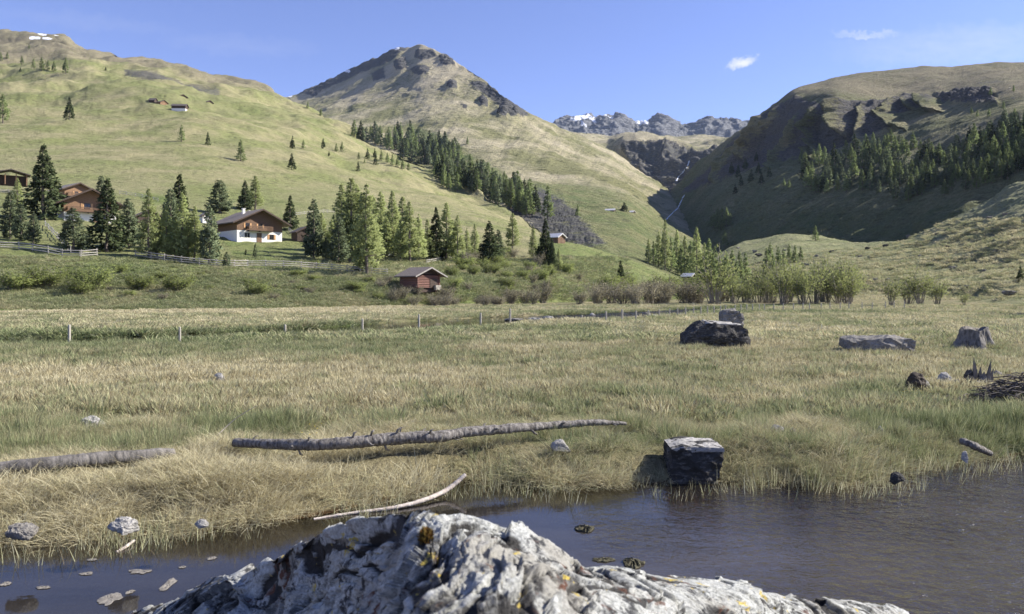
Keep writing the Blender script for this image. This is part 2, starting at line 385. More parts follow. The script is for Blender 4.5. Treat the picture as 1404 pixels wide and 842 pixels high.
# ---- rough pasture fan below it
F_ = Loft(840, 1760, 620, [
    [(840,419,150),(960,416,175),(1080,415,190),(1180,416,190),(1280,421,150),(1320,425,120),(1404,436,88),(1760,470,45)],
    [(840,410,200),(960,400,260),(1080,388,260),(1180,388,240),(1280,386,205),(1404,372,170),(1760,340,100)],
    [(840,404,300),(960,384,380),(1080,362,370),(1180,358,330),(1280,345,300),(1404,320,250),(1760,270,170)],
    [(840,402,420),(940,370,560),(960,358,600),(1000,340,610),(1040,326,600),(1085,319,580),(1120,324,550),(1180,334,470),(1240,332,420),(1290,305,400),(1350,274,380),(1404,246,360),(1760,150,280)],
], [60, 80, 110], back=(70, 40))
P = F_.P()
F_.displace((fbm(P*.03, 5)*2.2 + ridged(P*.12, 4)*.55*sstep(1150, 1300, F_.px) + fbm(P*.35, 3)*.28)*sstep(8, 0, F_.py-398+0*F_.px))
greenF = np.maximum(.5, .85*sstep(40, -30, np.abs(F_.py-380))*(F_.px < 1290))
rockF = .12+.26*sstep(1180, 1300, F_.px)*sstep(395, 360, F_.py)
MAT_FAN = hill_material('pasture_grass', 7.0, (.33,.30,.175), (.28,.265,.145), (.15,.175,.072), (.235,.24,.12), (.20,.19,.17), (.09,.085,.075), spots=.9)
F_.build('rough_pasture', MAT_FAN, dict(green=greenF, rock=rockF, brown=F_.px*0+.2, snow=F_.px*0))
HAZE = 2.2e-5
# ------------------------------------------------------------------ meadow, pond and brook
SHORE_PX = [(-420,790),(-200,762),(0,744),(60,742),(150,737),(230,733),(300,726),(400,714),(480,698),(560,679),(600,668),(640,661),(700,662),(760,668),(800,670),(850,668),(900,664),(960,659),(1010,662),(1060,664),(1130,668),(1165,667),(1200,657),(1240,646),(1320,633),(1404,625),(1600,612),(2000,600)]
_sp = [on_plane(a, b, WATER_Z) for a, b in SHORE_PX]
SHX = np.array([-60]+[p.x for p in _sp]+[60]); SHY = np.array([_sp[0].y-1.5]+[p.y for p in _sp]+[_sp[-1].y+2])
def shore_y(x):
    return np.interp(x, SHX, SHY)+.10*perlin(np.stack([np.asarray(x, float)*1.7, np.asarray(x)*0, np.asarray(x)*0+3], -1))
BROOK = [(-60,27),(-34,33)]+[(on_plane(a, b, -.1).x, on_plane(a, b, -.1).y) for a, b in ((150,467),(300,460),(430,455),(540,448.5),(640,442),(750,437),(860,432.5),(905,429),(985,424),(1100,419))]
def brook_dist(x, y): return linedist(x, y, BROOK)[0]
def brook_w(x, y): return 2.3+3.0*np.exp(-((np.asarray(x)-2)/15)**2)+.9*perlin(np.stack([x, y, np.asarray(x)*0], -1)*.12+4)
def ground_z(x, y):
    x = np.asarray(x, float); y = np.asarray(y, float)
    Q = np.stack([x, y, x*0], -1)
    base = .10*fbm(Q*.13, 3)+.07*fbm(Q*.9+5, 3)*sstep(60, 30, y)
    s = y-shore_y(x)
    tus = .10*np.maximum(0, fbm(Q*1.6+9, 2))*sstep(.1, .8, s)*sstep(4, 1.5, s)
    wid = 1.0+.4*perlin(Q*.5+2)
    prof = np.where(s > 0, -.37+(.37)*sstep(-.12, 1, s/wid)**.8, np.maximum(-.37+.28*s, -.8))
    up = sstep(3.2, .4, y+.15*np.abs(x)*0)                           # the near bank the camera stands on
    prof = prof*(1-up)+up*.1
    z = prof+(base*sstep(.2, 2.0, s))+tus*.9+.05*fbm(Q*1.1, 3)*(s < 0)
    bd = brook_dist(x, y); w = brook_w(x, y)
    z = z-.42*sstep(w+.9, w-.3, bd)*sstep(20, 30, y)
    rise = sstep(30, 80, x-22)*sstep(40, 60, y)
    return z+rise*1.2*sstep(0, 1, rise)

ny, nx = 470, 560
yy = np.concatenate([np.linspace(-7, 5.5, 40), np.linspace(5.6, 14, 150), 14+np.cumsum(.05*1.0185**np.arange(280))])
yy = yy[yy < 290]; ny = len(yy)
ww = np.maximum(15, 1.05*yy+5); uu = np.linspace(-1, 1, nx)
X = uu[None, :]*ww[:, None]; Y = np.broadcast_to(yy[:, None], X.shape)
Z = ground_z(X, Y)
class Grid: pass
def grid_mesh(name, X, Y, Z, mat, attrs):
    L = Loft.__new__(Loft); L.X, L.Y, L.Z = X, Y, Z; L.nt, L.nu = X.shape
    return L.build(name, mat, attrs)
def pix(x, y, z): return CX+x/y*FPX, HY-(z-CAMZ)/y*FPX
PXM, PYM = pix(X, np.maximum(Y, .5), Z)
def green_mask(x, y):
    """lush patches of the meadow"""
    Q = np.stack([x, y, x*0], -1)
    n = fbm(Q*.16, 4)
    m = .41+.36*n+.40*fbm(Q*.75+4, 3)
    for cx_, cy_, rx, ry, a in ((-3.9,12.8,1.5,1.0,.55), (1.2,11.2,1.6,.5,.35), (3.4,10.8,2.6,.6,.2), (7.5,12.2,2.6,1.4,.35), (-5.5,10.8,1.6,.6,.4), (4.5,13.6,.9,.6,.6), (-14,27,10,5,.35), (-24,34,16,4,1.0), (-6,42,8,2.5,.5), (20,74,16,3,.8), (7.6,15.6,1.6,1.0,.5)):
        m = m+a*np.exp(-(((x-cx_)/rx)**2+((y-cy_)/ry)**2))
    m = m-.4*np.exp(-(((x+9)/8)**2+((y-19.5)/3)**2))-.55*np.exp(-(((x+2.7)/3.2)**2+((y-9.3)/1.0)**2))-.5*np.exp(-(((x+5.5)/2.2)**2+((y-8.4)/.7)**2))
    bd = brook_dist(x, y); m = m+.55*sstep(6, 2.5, bd)*sstep(20, 30, y)
    m = m-.55*sstep(66, 76, y)*sstep(-8, -16, x-0)
    return np.clip(m, 0, 1)
GM = green_mask(X, Y)
mud = np.maximum(sstep(.25, -.1, Y-shore_y(X)), sstep(.6, -.2, brook_dist(X, Y)-brook_w(X, Y))*(Y > 20))

def meadow_material():
    m, nt, out = new_mat('meadow_thatch'); g = N(nt)
    pos = g.pos()
    n1 = g.noise(pos, 1.1, 6, .65); n2 = g.noise(g.scaled(pos, (1, .5, 1)), 9, 6, .7); n3 = g.noise(pos, .12, 4, .5)
    tan = g.mix(g.rng(n1, .35, .65), (.31, .265, .15), (.225, .20, .11))
    gr = g.mix(g.rng(n1, .35, .65), (.085, .12, .04), (.13, .15, .06))
    f = g.rng(g.math('ADD', g.attr('green').outputs['Fac'], g.math('MULTIPLY', g.math('SUBTRACT', n2, .5), 1.2)), .25, .85)
    col = g.mix(f, tan, gr)
    col = g.mix(g.rng(n2, .53, .68), col, (.055, .044, .026))
    mudc = g.mix(g.rng(n1, .35, .65), (.075, .042, .018), (.14, .085, .038))
    col = g.mix(g.rng(g.math('ADD', g.attr('mud').outputs['Fac'], g.math('MULTIPLY', g.math('SUBTRACT', n2, .5), .5)), .35, .65), col, mudc)
    n6 = g.noise(g.scaled(pos, (1, .6, 1), (0, 0, .5)), 38, 4, .75, 1.5); col = g.mulcol(col, g.rng(n6, .3, .7, .45, 1.35))
    bp = g.n('ShaderNodeBump', Strength=1.0, Distance=.12, Height=g.math('ADD', n2, g.math('MULTIPLY', n6, .35)))
    b = g.n('ShaderNodeBsdfPrincipled', Base__Color=col, Roughness=.95, Normal=bp); b.inputs['Specular IOR Level'].default_value = .1
    g.link(b.outputs[0], out.inputs[0]); return m
grid_mesh('meadow_ground', X, Y, Z, meadow_material(), dict(green=GM, mud=mud))

def water_material(name, tint, ripple, scale):
    m, nt, out = new_mat(name); g = N(nt)
    pos = g.pos()
    w1 = g.noise(g.scaled(pos, (1, 1.35, 1), (0, 0, .35)), scale, 3, .5, .6)
    w2 = g.noise(g.scaled(pos, (1, 1.5, 1), (0, 0, -.3)), scale*2.6, 3, .5, .4)
    big = g.noise(pos, .35, 2, .5)
    wind = g.rng(g.math('ADD', g.n('ShaderNodeSeparateXYZ', Vector=pos).outputs[0], g.math('MULTIPLY', g.math('SUBTRACT', big, .5), 5.0)), .9, 4.6, .05, 4.2)
    h = g.math('MULTIPLY', g.math('ADD', w1, g.math('MULTIPLY', w2, .35)), wind)
    bp = g.n('ShaderNodeBump', Strength=1.0, Distance=ripple, Height=h)
    fr = g.n('ShaderNodeFresnel', IOR=1.33, Normal=bp)
    gl = g.n('ShaderNodeBsdfGlossy', Color=(1, 1, 1, 1), Roughness=.05, Normal=bp)
    tr = g.n('ShaderNodeBsdfTransparent', Color=(*tint, 1))
    df = g.n('ShaderNodeBsdfDiffuse', Color=g.mix(g.noise(g.scaled(pos, (.6, 1.6, 1)), 1.1, 5, .6), (.082, .068, .052), (.076, .070, .066)))  # silty body colour that also makes up for weak sky reflection
    silt_sheen = g.math('ADD', g.math('MULTIPLY', g.rng(g.attr('depth').outputs['Fac'], .10, .9), .50), g.math('MULTIPLY', g.rng(g.noise(g.scaled(pos, (.5, 1.3, 1)), .9, 5, .65), .42, .62), .16), True)
    body = g.n('ShaderNodeMixShader', i0=silt_sheen, i1=tr, i2=df)
    mx = g.n('ShaderNodeMixShader', i0=fr, i1=body, i2=gl)
    g.link(mx.outputs[0], out.inputs[0]); return m
POND_MAT = water_material('pond_surface', (.62, .47, .31), .020, 5.5)
def flat_sheet(name, pts, z, mat):
    me = bpy.data.meshes.new(name); bm = bmesh.new()
    vs = [bm.verts.new((x, y, z)) for x, y in pts]; f = bm.faces.new(vs); f.normal_update()
    if f.normal.z < 0: f.normal_flip()
    bm.to_mesh(me); bm.free(); return tag(link_mesh(name, me, mat), kind='structure')
_xs = np.linspace(-45, 45, 120)
_u, _v = np.meshgrid(np.linspace(-45, 45, 300), np.linspace(0, 1, 60)); _sy = shore_y(_u.ravel()).reshape(_u.shape)+.55
_wy = -6+(_sy+6)*_v
grid_mesh('pond_water', _u, _wy, _u*0+WATER_Z, POND_MAT, dict(depth=np.clip((_sy-.55-_wy)/3.2, 0, 1)))
GROUND.pop()
def ribbon_pts(line, w):
    L = np.array(line); t = np.gradient(L, axis=0); t /= np.linalg.norm(t, axis=1)[:, None]; n = np.stack([-t[:, 1], t[:, 0]], 1)
    return [tuple(p) for p in L+n*w]+[tuple(p) for p in (L-n*w)[::-1]]
flat_sheet('brook_water', ribbon_pts(BROOK, 7.5), -.13, water_material('brook_surface', (.5, .42, .34), .06, 2.2))

# ------------------------------------------------------------------ sky, sun, camera
world = bpy.data.worlds.new('World'); scene.world = world; world.use_nodes = True
nt = world.node_tree; nt.nodes.clear(); g = N(nt)
sky = g.n('ShaderNodeTexSky', _sky_type='NISHITA', _sun_disc=False, _sun_elevation=SUN_EL, _sun_rotation=SUN_AZ, _altitude=1800, _air_density=1.0, _dust_density=.1, _ozone_density=3.0)
dirv = g.n('ShaderNodeTexCoord').outputs['Generated']
xyz = g.n('ShaderNodeSeparateXYZ', Vector=dirv)
u = g.math('DIVIDE', xyz.outputs[0], xyz.outputs[1]); v = g.math('DIVIDE', xyz.outputs[2], xyz.outputs[1])
uv = g.n('ShaderNodeCombineXYZ', X=u, Y=v, Z=0.0).outputs[0]
wob = g.n('ShaderNodeTexNoise', Vector=uv, Scale=60, Detail=5, Roughness=.6)
uvw = g.n('ShaderNodeVectorMath', _operation='ADD', i0=uv, i1=g.mulcol(g.n('ShaderNodeVectorMath', _operation='SUBTRACT', i0=wob.outputs['Color'], i1=(.5, .5, .5)).outputs[0], .030)).outputs[0]
def blob(px, py, rx, ry, rot, amp, soft=1.0):
    c, s_ = math.cos(rot), math.sin(rot); cx_, cy_ = (px-CX)/FPX, (HY-py)/FPX
    sep = g.n('ShaderNodeSeparateXYZ', Vector=uvw)
    dx = g.math('SUBTRACT', sep.outputs[0], cx_); dy = g.math('SUBTRACT', sep.outputs[1], cy_)
    a = g.math('DIVIDE', g.math('ADD', g.math('MULTIPLY', dx, c), g.math('MULTIPLY', dy, s_)), rx/FPX)
    b = g.math('DIVIDE', g.math('SUBTRACT', g.math('MULTIPLY', dy, c), g.math('MULTIPLY', dx, s_)), ry/FPX)
    r2 = g.math('ADD', g.math('MULTIPLY', a, a), g.math('MULTIPLY', b, b))
    return g.math('MULTIPLY', g.rng(r2, 1.0, 0.0, 0.0, 1.0), amp)
cl = blob(1016, 87, 25, 9, .34, .95)
for q in ((1190, 47, 55, 5, .03, .42), (1330, 62, 200, 34, .06, .22), (330, 62, 120, 18, -.05, .07), (120, 30, 150, 14, -.1, .06), (1290, 55, 170, 14, .05, .12)):
    cl = g.math('MAXIMUM', cl, blob(*q))
fine = g.n('ShaderNodeTexNoise', Vector=g.scaled(uv, (1, 3, 1)), Scale=28, Detail=6, Roughness=.65).outputs[0]
cl = g.math('MULTIPLY', cl, g.rng(fine, .25, .62, .35, 1.0))
cl = g.math('MULTIPLY', cl, g.rng(xyz.outputs[1], .0, .05))
skyc = sky.outputs[0]
skyc = g.n('ShaderNodeVectorMath', _operation='MULTIPLY', i0=skyc, i1=(1.04, .89, 1.09)).outputs[0]
skyc = g.mix(cl, skyc, (5.0, 5.1, 5.3))
bg = g.n('ShaderNodeBackground', Color=skyc, Strength=.10)
wo = nt.nodes.new('ShaderNodeOutputWorld'); nt.links.new(bg.outputs[0], wo.inputs[0])

sun = bpy.data.lights.new('sun', 'SUN'); sun.energy = 5.0; sun.angle = math.radians(.5); sun.color = (1.0, .95, .86)
so = bpy.data.objects.new('sun', sun); COL.objects.link(so)
so.rotation_euler = Vector(SUN).to_track_quat('Z', 'Y').to_euler(); so.location = (60, 10, 60)

cam = bpy.data.cameras.new('camera'); cam.sensor_width = 36; cam.lens = 36*FPX/1404
cam.dof.use_dof = True; cam.dof.focus_distance = 14.0; cam.dof.aperture_fstop = 3.6
cam.shift_y = (HY-421)/1404; cam.clip_start = .05; cam.clip_end = 20000
co = bpy.data.objects.new('camera', cam); COL.objects.link(co); co.location = (0, 0, CAMZ); co.rotation_euler = (math.pi/2, 0, 0)
scene.camera = co
scene.view_settings.view_transform = 'Standard'; scene.view_settings.look = 'None'
scene.view_settings.exposure = 1.0; scene.view_settings.gamma = 1.0; scene.view_settings.use_curve_mapping = False
scene.cycles.sample_clamp_direct = 6.0; scene.cycles.sample_clamp_indirect = 4.0; scene.cycles.use_denoising = True; scene.cycles.transparent_max_bounces = 24; scene.cycles.max_bounces = 6; scene.cycles.caustics_reflective = False; scene.cycles.caustics_refractive = False

# ------------------------------------------------------------------ ray casting onto the ground
_v, _f, off = [], [], 0
for q, f in GROUND:
    _v.append(q); _f.append(f+off); off += len(q)
TREE = BVHTree.FromPolygons(np.concatenate(_v).tolist(), np.concatenate(_f).tolist(), all_triangles=False)
def hit(px, py):
    d = Vector(((px-CX)/FPX, 1, (HY-py)/FPX))
    loc, n, i, dist = TREE.ray_cast(Vector((0, 0, CAMZ)), d.normalized(), 9000)
    return loc, n
def drop(x, y):
    loc, n, i, dist = TREE.ray_cast(Vector((x, y, 900)), Vector((0, 0, -1)), 2000)
    return loc.z if loc else 0.0

def haze_box(density):
    m, nt, out = new_mat('valley_air'); g = N(nt)
    v = g.n('ShaderNodeVolumePrincipled', Color=(.62, .78, 1.0, 1), Density=density, Anisotropy=0.0)
    g.link(v.outputs[0], out.inputs['Volume'])
    me = bpy.data.meshes.new('haze'); bm = bmesh.new(); bmesh.ops.create_cube(bm, size=1)
    bmesh.ops.scale(bm, vec=(9000, 6200, 1100), verts=bm.verts); bmesh.ops.translate(bm, vec=(0, 2800, 380), verts=bm.verts)
    bm.to_mesh(me); bm.free()
    return tag(link_mesh('haze', me, m), kind='stuff')
haze_box(HAZE)
# ------------------------------------------------------------------ vegetation prototypes
def leaf_material(name, c1, c2, trans=.3, tip=None):
    m, nt, out = new_mat(name); g = N(nt)
    oi = g.n('ShaderNodeObjectInfo').outputs['Random']
    n = g.noise(g.obj(), .9, 4, .6); r = g.attr('rnd').outputs['Fac']
    col = g.mix(g.rng(g.math('ADD', g.math('MULTIPLY', n, .6), g.math('MULTIPLY', r, .5)), .25, .85), c1, c2)
    col = g.mulcol(col, g.rng(oi, 0, 1, .78, 1.22))
    df = g.n('ShaderNodeBsdfDiffuse', Color=col); tl = g.n('ShaderNodeBsdfTranslucent', Color=col)
    mx = g.n('ShaderNodeMixShader', i0=trans, i1=df, i2=tl); g.link(mx.outputs[0], out.inputs[0]); return m
def bark_material(name, c1, c2, sc=6.0, bump=.5):
    m, nt, out = new_mat(name); g = N(nt)
    n = g.noise(g.scaled(g.obj(), (1, 1, .35)), sc, 6, .7)
    b = g.n('ShaderNodeBsdfPrincipled', Base__Color=g.mix(g.rng(n, .35, .65), c1, c2), Roughness=.9, Normal=g.n('ShaderNodeBump', Strength=bump, Distance=.03, Height=n))
    g.link(b.outputs[0], out.inputs[0]); return m
M_SPRUCE = leaf_material('spruce_needles', (.035, .05, .025), (.095, .115, .055), .2)
M_PINE = leaf_material('stone_pine_needles', (.085, .112, .062), (.18, .21, .12), .2)
M_LARCH = leaf_material('larch_needles', (.28, .325, .13), (.43, .475, .21), .5)
M_LARCHF = leaf_material('wood_larch_needles', (.15, .195, .08), (.255, .305, .13), .44)
M_WILLOW = leaf_material('willow_leaves', (.19, .22, .08), (.30, .32, .135), .45)
M_BRUSH = leaf_material('bare_twig_buds', (.19, .175, .115), (.30, .275, .18), .35)
M_BUSH = leaf_material('green_bush_leaves', (.18, .22, .07), (.31, .345, .13), .45)
M_BARK = bark_material('conifer_bark', (.09, .07, .055), (.17, .14, .115))
M_TWIG = bark_material('willow_bark', (.15, .13, .10), (.28, .25, .20))

def quad_mesh(name, V, rnd, nrm=None, midx=None):
    """V: n x 4 x 3 -> mesh of separate leaf faces, a random value each, shaded with the crown's own outward direction"""
    n = len(V)
    if nrm is not None:
        gn = np.cross(V[:, 1]-V[:, 0], V[:, 2]-V[:, 0]); flip = (gn*nrm).sum(1) < 0
        V = V.copy(); V[flip] = V[flip][:, ::-1]
    me = bpy.data.meshes.new(name)
    me.vertices.add(n*4); me.vertices.foreach_set('co', V.astype(np.float32).ravel())
    me.loops.add(n*4); me.loops.foreach_set('vertex_index', np.arange(n*4, dtype=np.int32))
    me.polygons.add(n); me.polygons.foreach_set('loop_start', np.arange(0, n*4, 4, dtype=np.int32))
    if midx is not None: me.polygons.foreach_set('material_index', midx.astype(np.int32))
    me.update(calc_edges=True)
    at = me.attributes.new('rnd', 'FLOAT', 'POINT'); at.data.foreach_set('value', np.repeat(rnd, 4).astype(np.float32))
    if nrm is not None:
        me.polygons.foreach_set('use_smooth', np.ones(n, bool)); me.normals_split_custom_set(np.repeat(nrm, 4, 0).tolist())
    return me
def outward(C, r, up=.45, jit=.45, zc=None):
    """direction away from the stem for leaf centres C"""
    d = C.copy(); d[:, 2] = 0 if zc is None else C[:, 2]-zc
    d = norm(d); d[:, 2] += up; d += r.normal(size=d.shape)*jit
    return norm(d)
def norm(a): return a/(np.linalg.norm(a, axis=-1)[..., None]+1e-9)
def sprays(P, Dv, ln, wd, r, updir=.5):
    """kite shaped needle sprays at P pointing along Dv"""
    n = len(P); Dv = norm(Dv); side = norm(np.cross(Dv, r.normal(size=(n, 3))+np.array([0, 0, updir])))
    ln = ln[:, None]; wd = wd[:, None]
    return np.stack([P, P+Dv*ln*.55+side*wd, P+Dv*ln, P+Dv*ln*.45-side*wd], 1)
def conifer_crown(seed, kind, nb, nl, size):
    r = np.random.default_rng(seed); H = 10.0
    if kind == 'spruce': base, R, pw, droop, gap = .4, 2.3, .92, -.35, .12
    elif kind == 'pine': base, R, pw, droop, gap = .25, 2.1, .55, .25, .22
    else: base, R, pw, droop, gap = .7, 2.35, .80, .10, .40
    t = np.sort(r.random(nb))**(.85); h = base+(H-base)*t*.985
    az = r.random(nb)*2*np.pi
    L = R*(1-(h-base)/(H-base))**pw*(1-gap*r.random(nb))*(1-.25*(h < base+1.0)*r.random(nb))+.03
    lump = 1+.28*perlin(np.stack([np.cos(az)*1.3+seed, np.sin(az)*1.3, h*.45], -1)); L *= lump
    if kind == 'pine': L *= np.clip(.55+(h-base)/2.0, .5, 1)
    s = .12+.88*np.sqrt(r.random((nb, nl)))
    d = np.stack([np.cos(az), np.sin(az), np.zeros(nb)], -1)
    zoff = (droop*s**1.0+(.18 if kind != 'spruce' else .22)*s**3)*L[:, None]*.55
    P = d[:, None, :]*(s*L[:, None])[..., None]; P[..., 2] = h[:, None]+zoff
    P += r.normal(size=P.shape)*np.array([.13, .13, .09])*(.15+L[:, None, None]*.6)
    Dv = d[:, None, :]*.8+r.normal(size=P.shape)*.55; Dv[..., 2] += {'spruce': -.25, 'pine': .45, 'larch': .15}[kind]
    k = P.shape[0]*P.shape[1]
    fall = np.clip(.34+.9*(1-(P[..., 2]-base)/(H-base)), .3, 1).ravel()
    ln = size*(.6+.8*r.random(k))*fall; wd = ln*(.16+.14*r.random(k))
    V = sprays(P.reshape(-1, 3), Dv.reshape(-1, 3), ln, wd, r)
    top = np.zeros((6, 3)); top[:, 2] = H-.2-.35*np.arange(6)
    V = np.concatenate([V, sprays(top, np.array([[0, 0, 1.0]]*6)+r.normal(size=(6, 3))*.35, np.full(6, size*.9), np.full(6, size*.14), r)])
    return V, r.random(len(V)), outward(V.mean(1), r)
def tube_bm(bm, pts, rad, seg=6, cap=True):
    pts = [Vector(p) for p in pts]; rings = []
    for i, p in enumerate(pts):
        t = (pts[min(i+1, len(pts)-1)]-pts[max(i-1, 0)]).normalized()
        a = t.cross(Vector((.31, .95, .07))); a = a.normalized() if a.length > .1 else t.cross(Vector((1, 0, 0))).normalized()
        b = t.cross(a)
        rr = rad[i] if hasattr(rad, '__len__') else rad
        rings.append([bm.verts.new(p+(a*math.cos(2*math.pi*k/seg)+b*math.sin(2*math.pi*k/seg))*rr) for k in range(seg)])
    for i in range(len(rings)-1):
        for k in range(seg): bm.faces.new((rings[i][k], rings[i][(k+1) % seg], rings[i+1][(k+1) % seg], rings[i+1][k]))
    if cap:
        bm.faces.new(rings[0][::-1]); bm.faces.new(rings[-1])
    return rings
def trunk_mesh(seed, kind, name='trunk', limbs=True):
    r = random.Random(seed); bm = bmesh.new()
    bend = [(r.uniform(-.12, .12), r.uniform(-.12, .12)) for _ in range(6)]
    tube_bm(bm, [(bend[i][0]*(i > 0), bend[i][1]*(i > 0), z) for i, z in enumerate((-.6, .5, 2.5, 5, 7.5, 9.6))], [.24, .19, .16, .12, .07, .02], 6)
    if limbs:
        for _ in range(14):
            h = r.uniform(.9, 8); a = r.uniform(0, 6.28); L = (1-h/10)*1.5+.15
            tube_bm(bm, [(0, 0, h), (math.cos(a)*L*.5, math.sin(a)*L*.5, h+.06), (math.cos(a)*L, math.sin(a)*L, h+(.25 if kind != 'spruce' else -.2))], [.045, .03, .012], 4, False)
    me = bpy.data.meshes.new(name); bm.to_mesh(me); bm.free(); return me
def merge_mesh(name, V, rnd, nrm, seed, mats):
    """one mesh for trees too small to show their parts: crown sprays and a tapered stem"""
    T, TN = [], []; zs = (-.6, .4, 2.5, 5, 7.5, 9.7); rs = (.24, .2, .16, .12, .07, .02)
    for i in range(5):
        for k in range(6):
            a, b_ = k*1.0472, (k+1)*1.0472
            T.append([(math.cos(a)*rs[i], math.sin(a)*rs[i], zs[i]), (math.cos(b_)*rs[i], math.sin(b_)*rs[i], zs[i]), (math.cos(b_)*rs[i+1], math.sin(b_)*rs[i+1], zs[i+1]), (math.cos(a)*rs[i+1], math.sin(a)*rs[i+1], zs[i+1])])
            TN.append((math.cos(a+.52), math.sin(a+.52), 0))
    V = np.concatenate([V, np.array(T)]); nrm = np.concatenate([nrm, np.array(TN)])
    me = quad_mesh(name, V, np.concatenate([rnd, np.zeros(len(T))]), nrm, np.concatenate([np.zeros(len(rnd)), np.ones(len(T))]))
    for m in mats: me.materials.append(m)
    return me
KINDM = dict(spruce=M_SPRUCE, pine=M_PINE, larch=M_LARCH)
NEAR = {}; FARP = {}
for kind, cnt in (('spruce', 4), ('pine', 4), ('larch', 5)):
    NEAR[kind] = []; FARP[kind] = []
    for k in range(cnt):
        V, q, nn = conifer_crown(100+k*7+len(kind), kind, 210, 22 if kind != 'larch' else 26, .50 if kind != 'larch' else .36)
        crown = quad_mesh('crown', V, q, nn); crown.materials.append(KINDM[kind])
        tr = trunk_mesh(300+k, kind); tr.materials.append(M_BARK)
        NEAR[kind].append((crown, tr))
        V, q, nn = conifer_crown(500+k*7+len(kind), kind, 110, 12, .85 if kind != 'larch' else .72)
        FARP[kind].append(merge_mesh(kind+'_tree', V, q, nn, 700+k, [M_LARCHF if kind == 'larch' else KINDM[kind], M_BARK]))
TREE_NAME = dict(spruce='spruce_tree', pine='stone_pine_tree', larch='larch_tree')
_tc = [0]
def plant(kind, px, top, base, label, group=None, wide=1.0, near=None, cat='tree', loc=None):
    """a conifer standing where the ground is seen at (px, base)"""
    if loc is None: loc, n = hit(px, base)
    if loc is None: return None
    h = (base-top)/FPX*loc.y; s = h/10.0; _tc[0] += 1
    r = random.Random(_tc[0]*13+5); rz = r.uniform(0, 6.28); w = s*wide*r.uniform(.9, 1.1)
    if near is None: near = (base-top) >= 38
    z = loc.z-.12*s
    if near:
        cr, tr = NEAR[kind][_tc[0] % len(NEAR[kind])]
        e = empty(TREE_NAME[kind], (loc.x, loc.y, z), rz); e.scale = (w, w, s)
        for me, nm in ((tr, 'trunk'), (cr, 'crown')):
            o = bpy.data.objects.new(nm, me); COL.objects.link(o); o.parent = e
    else:
        e = bpy.data.objects.new(TREE_NAME[kind], FARP[kind][_tc[0] % len(FARP[kind])]); COL.objects.link(e)
        e.location = (loc.x, loc.y, z); e.rotation_euler = (0, 0, rz); e.scale = (w, w, s)
    return tag(e, label, cat, group)

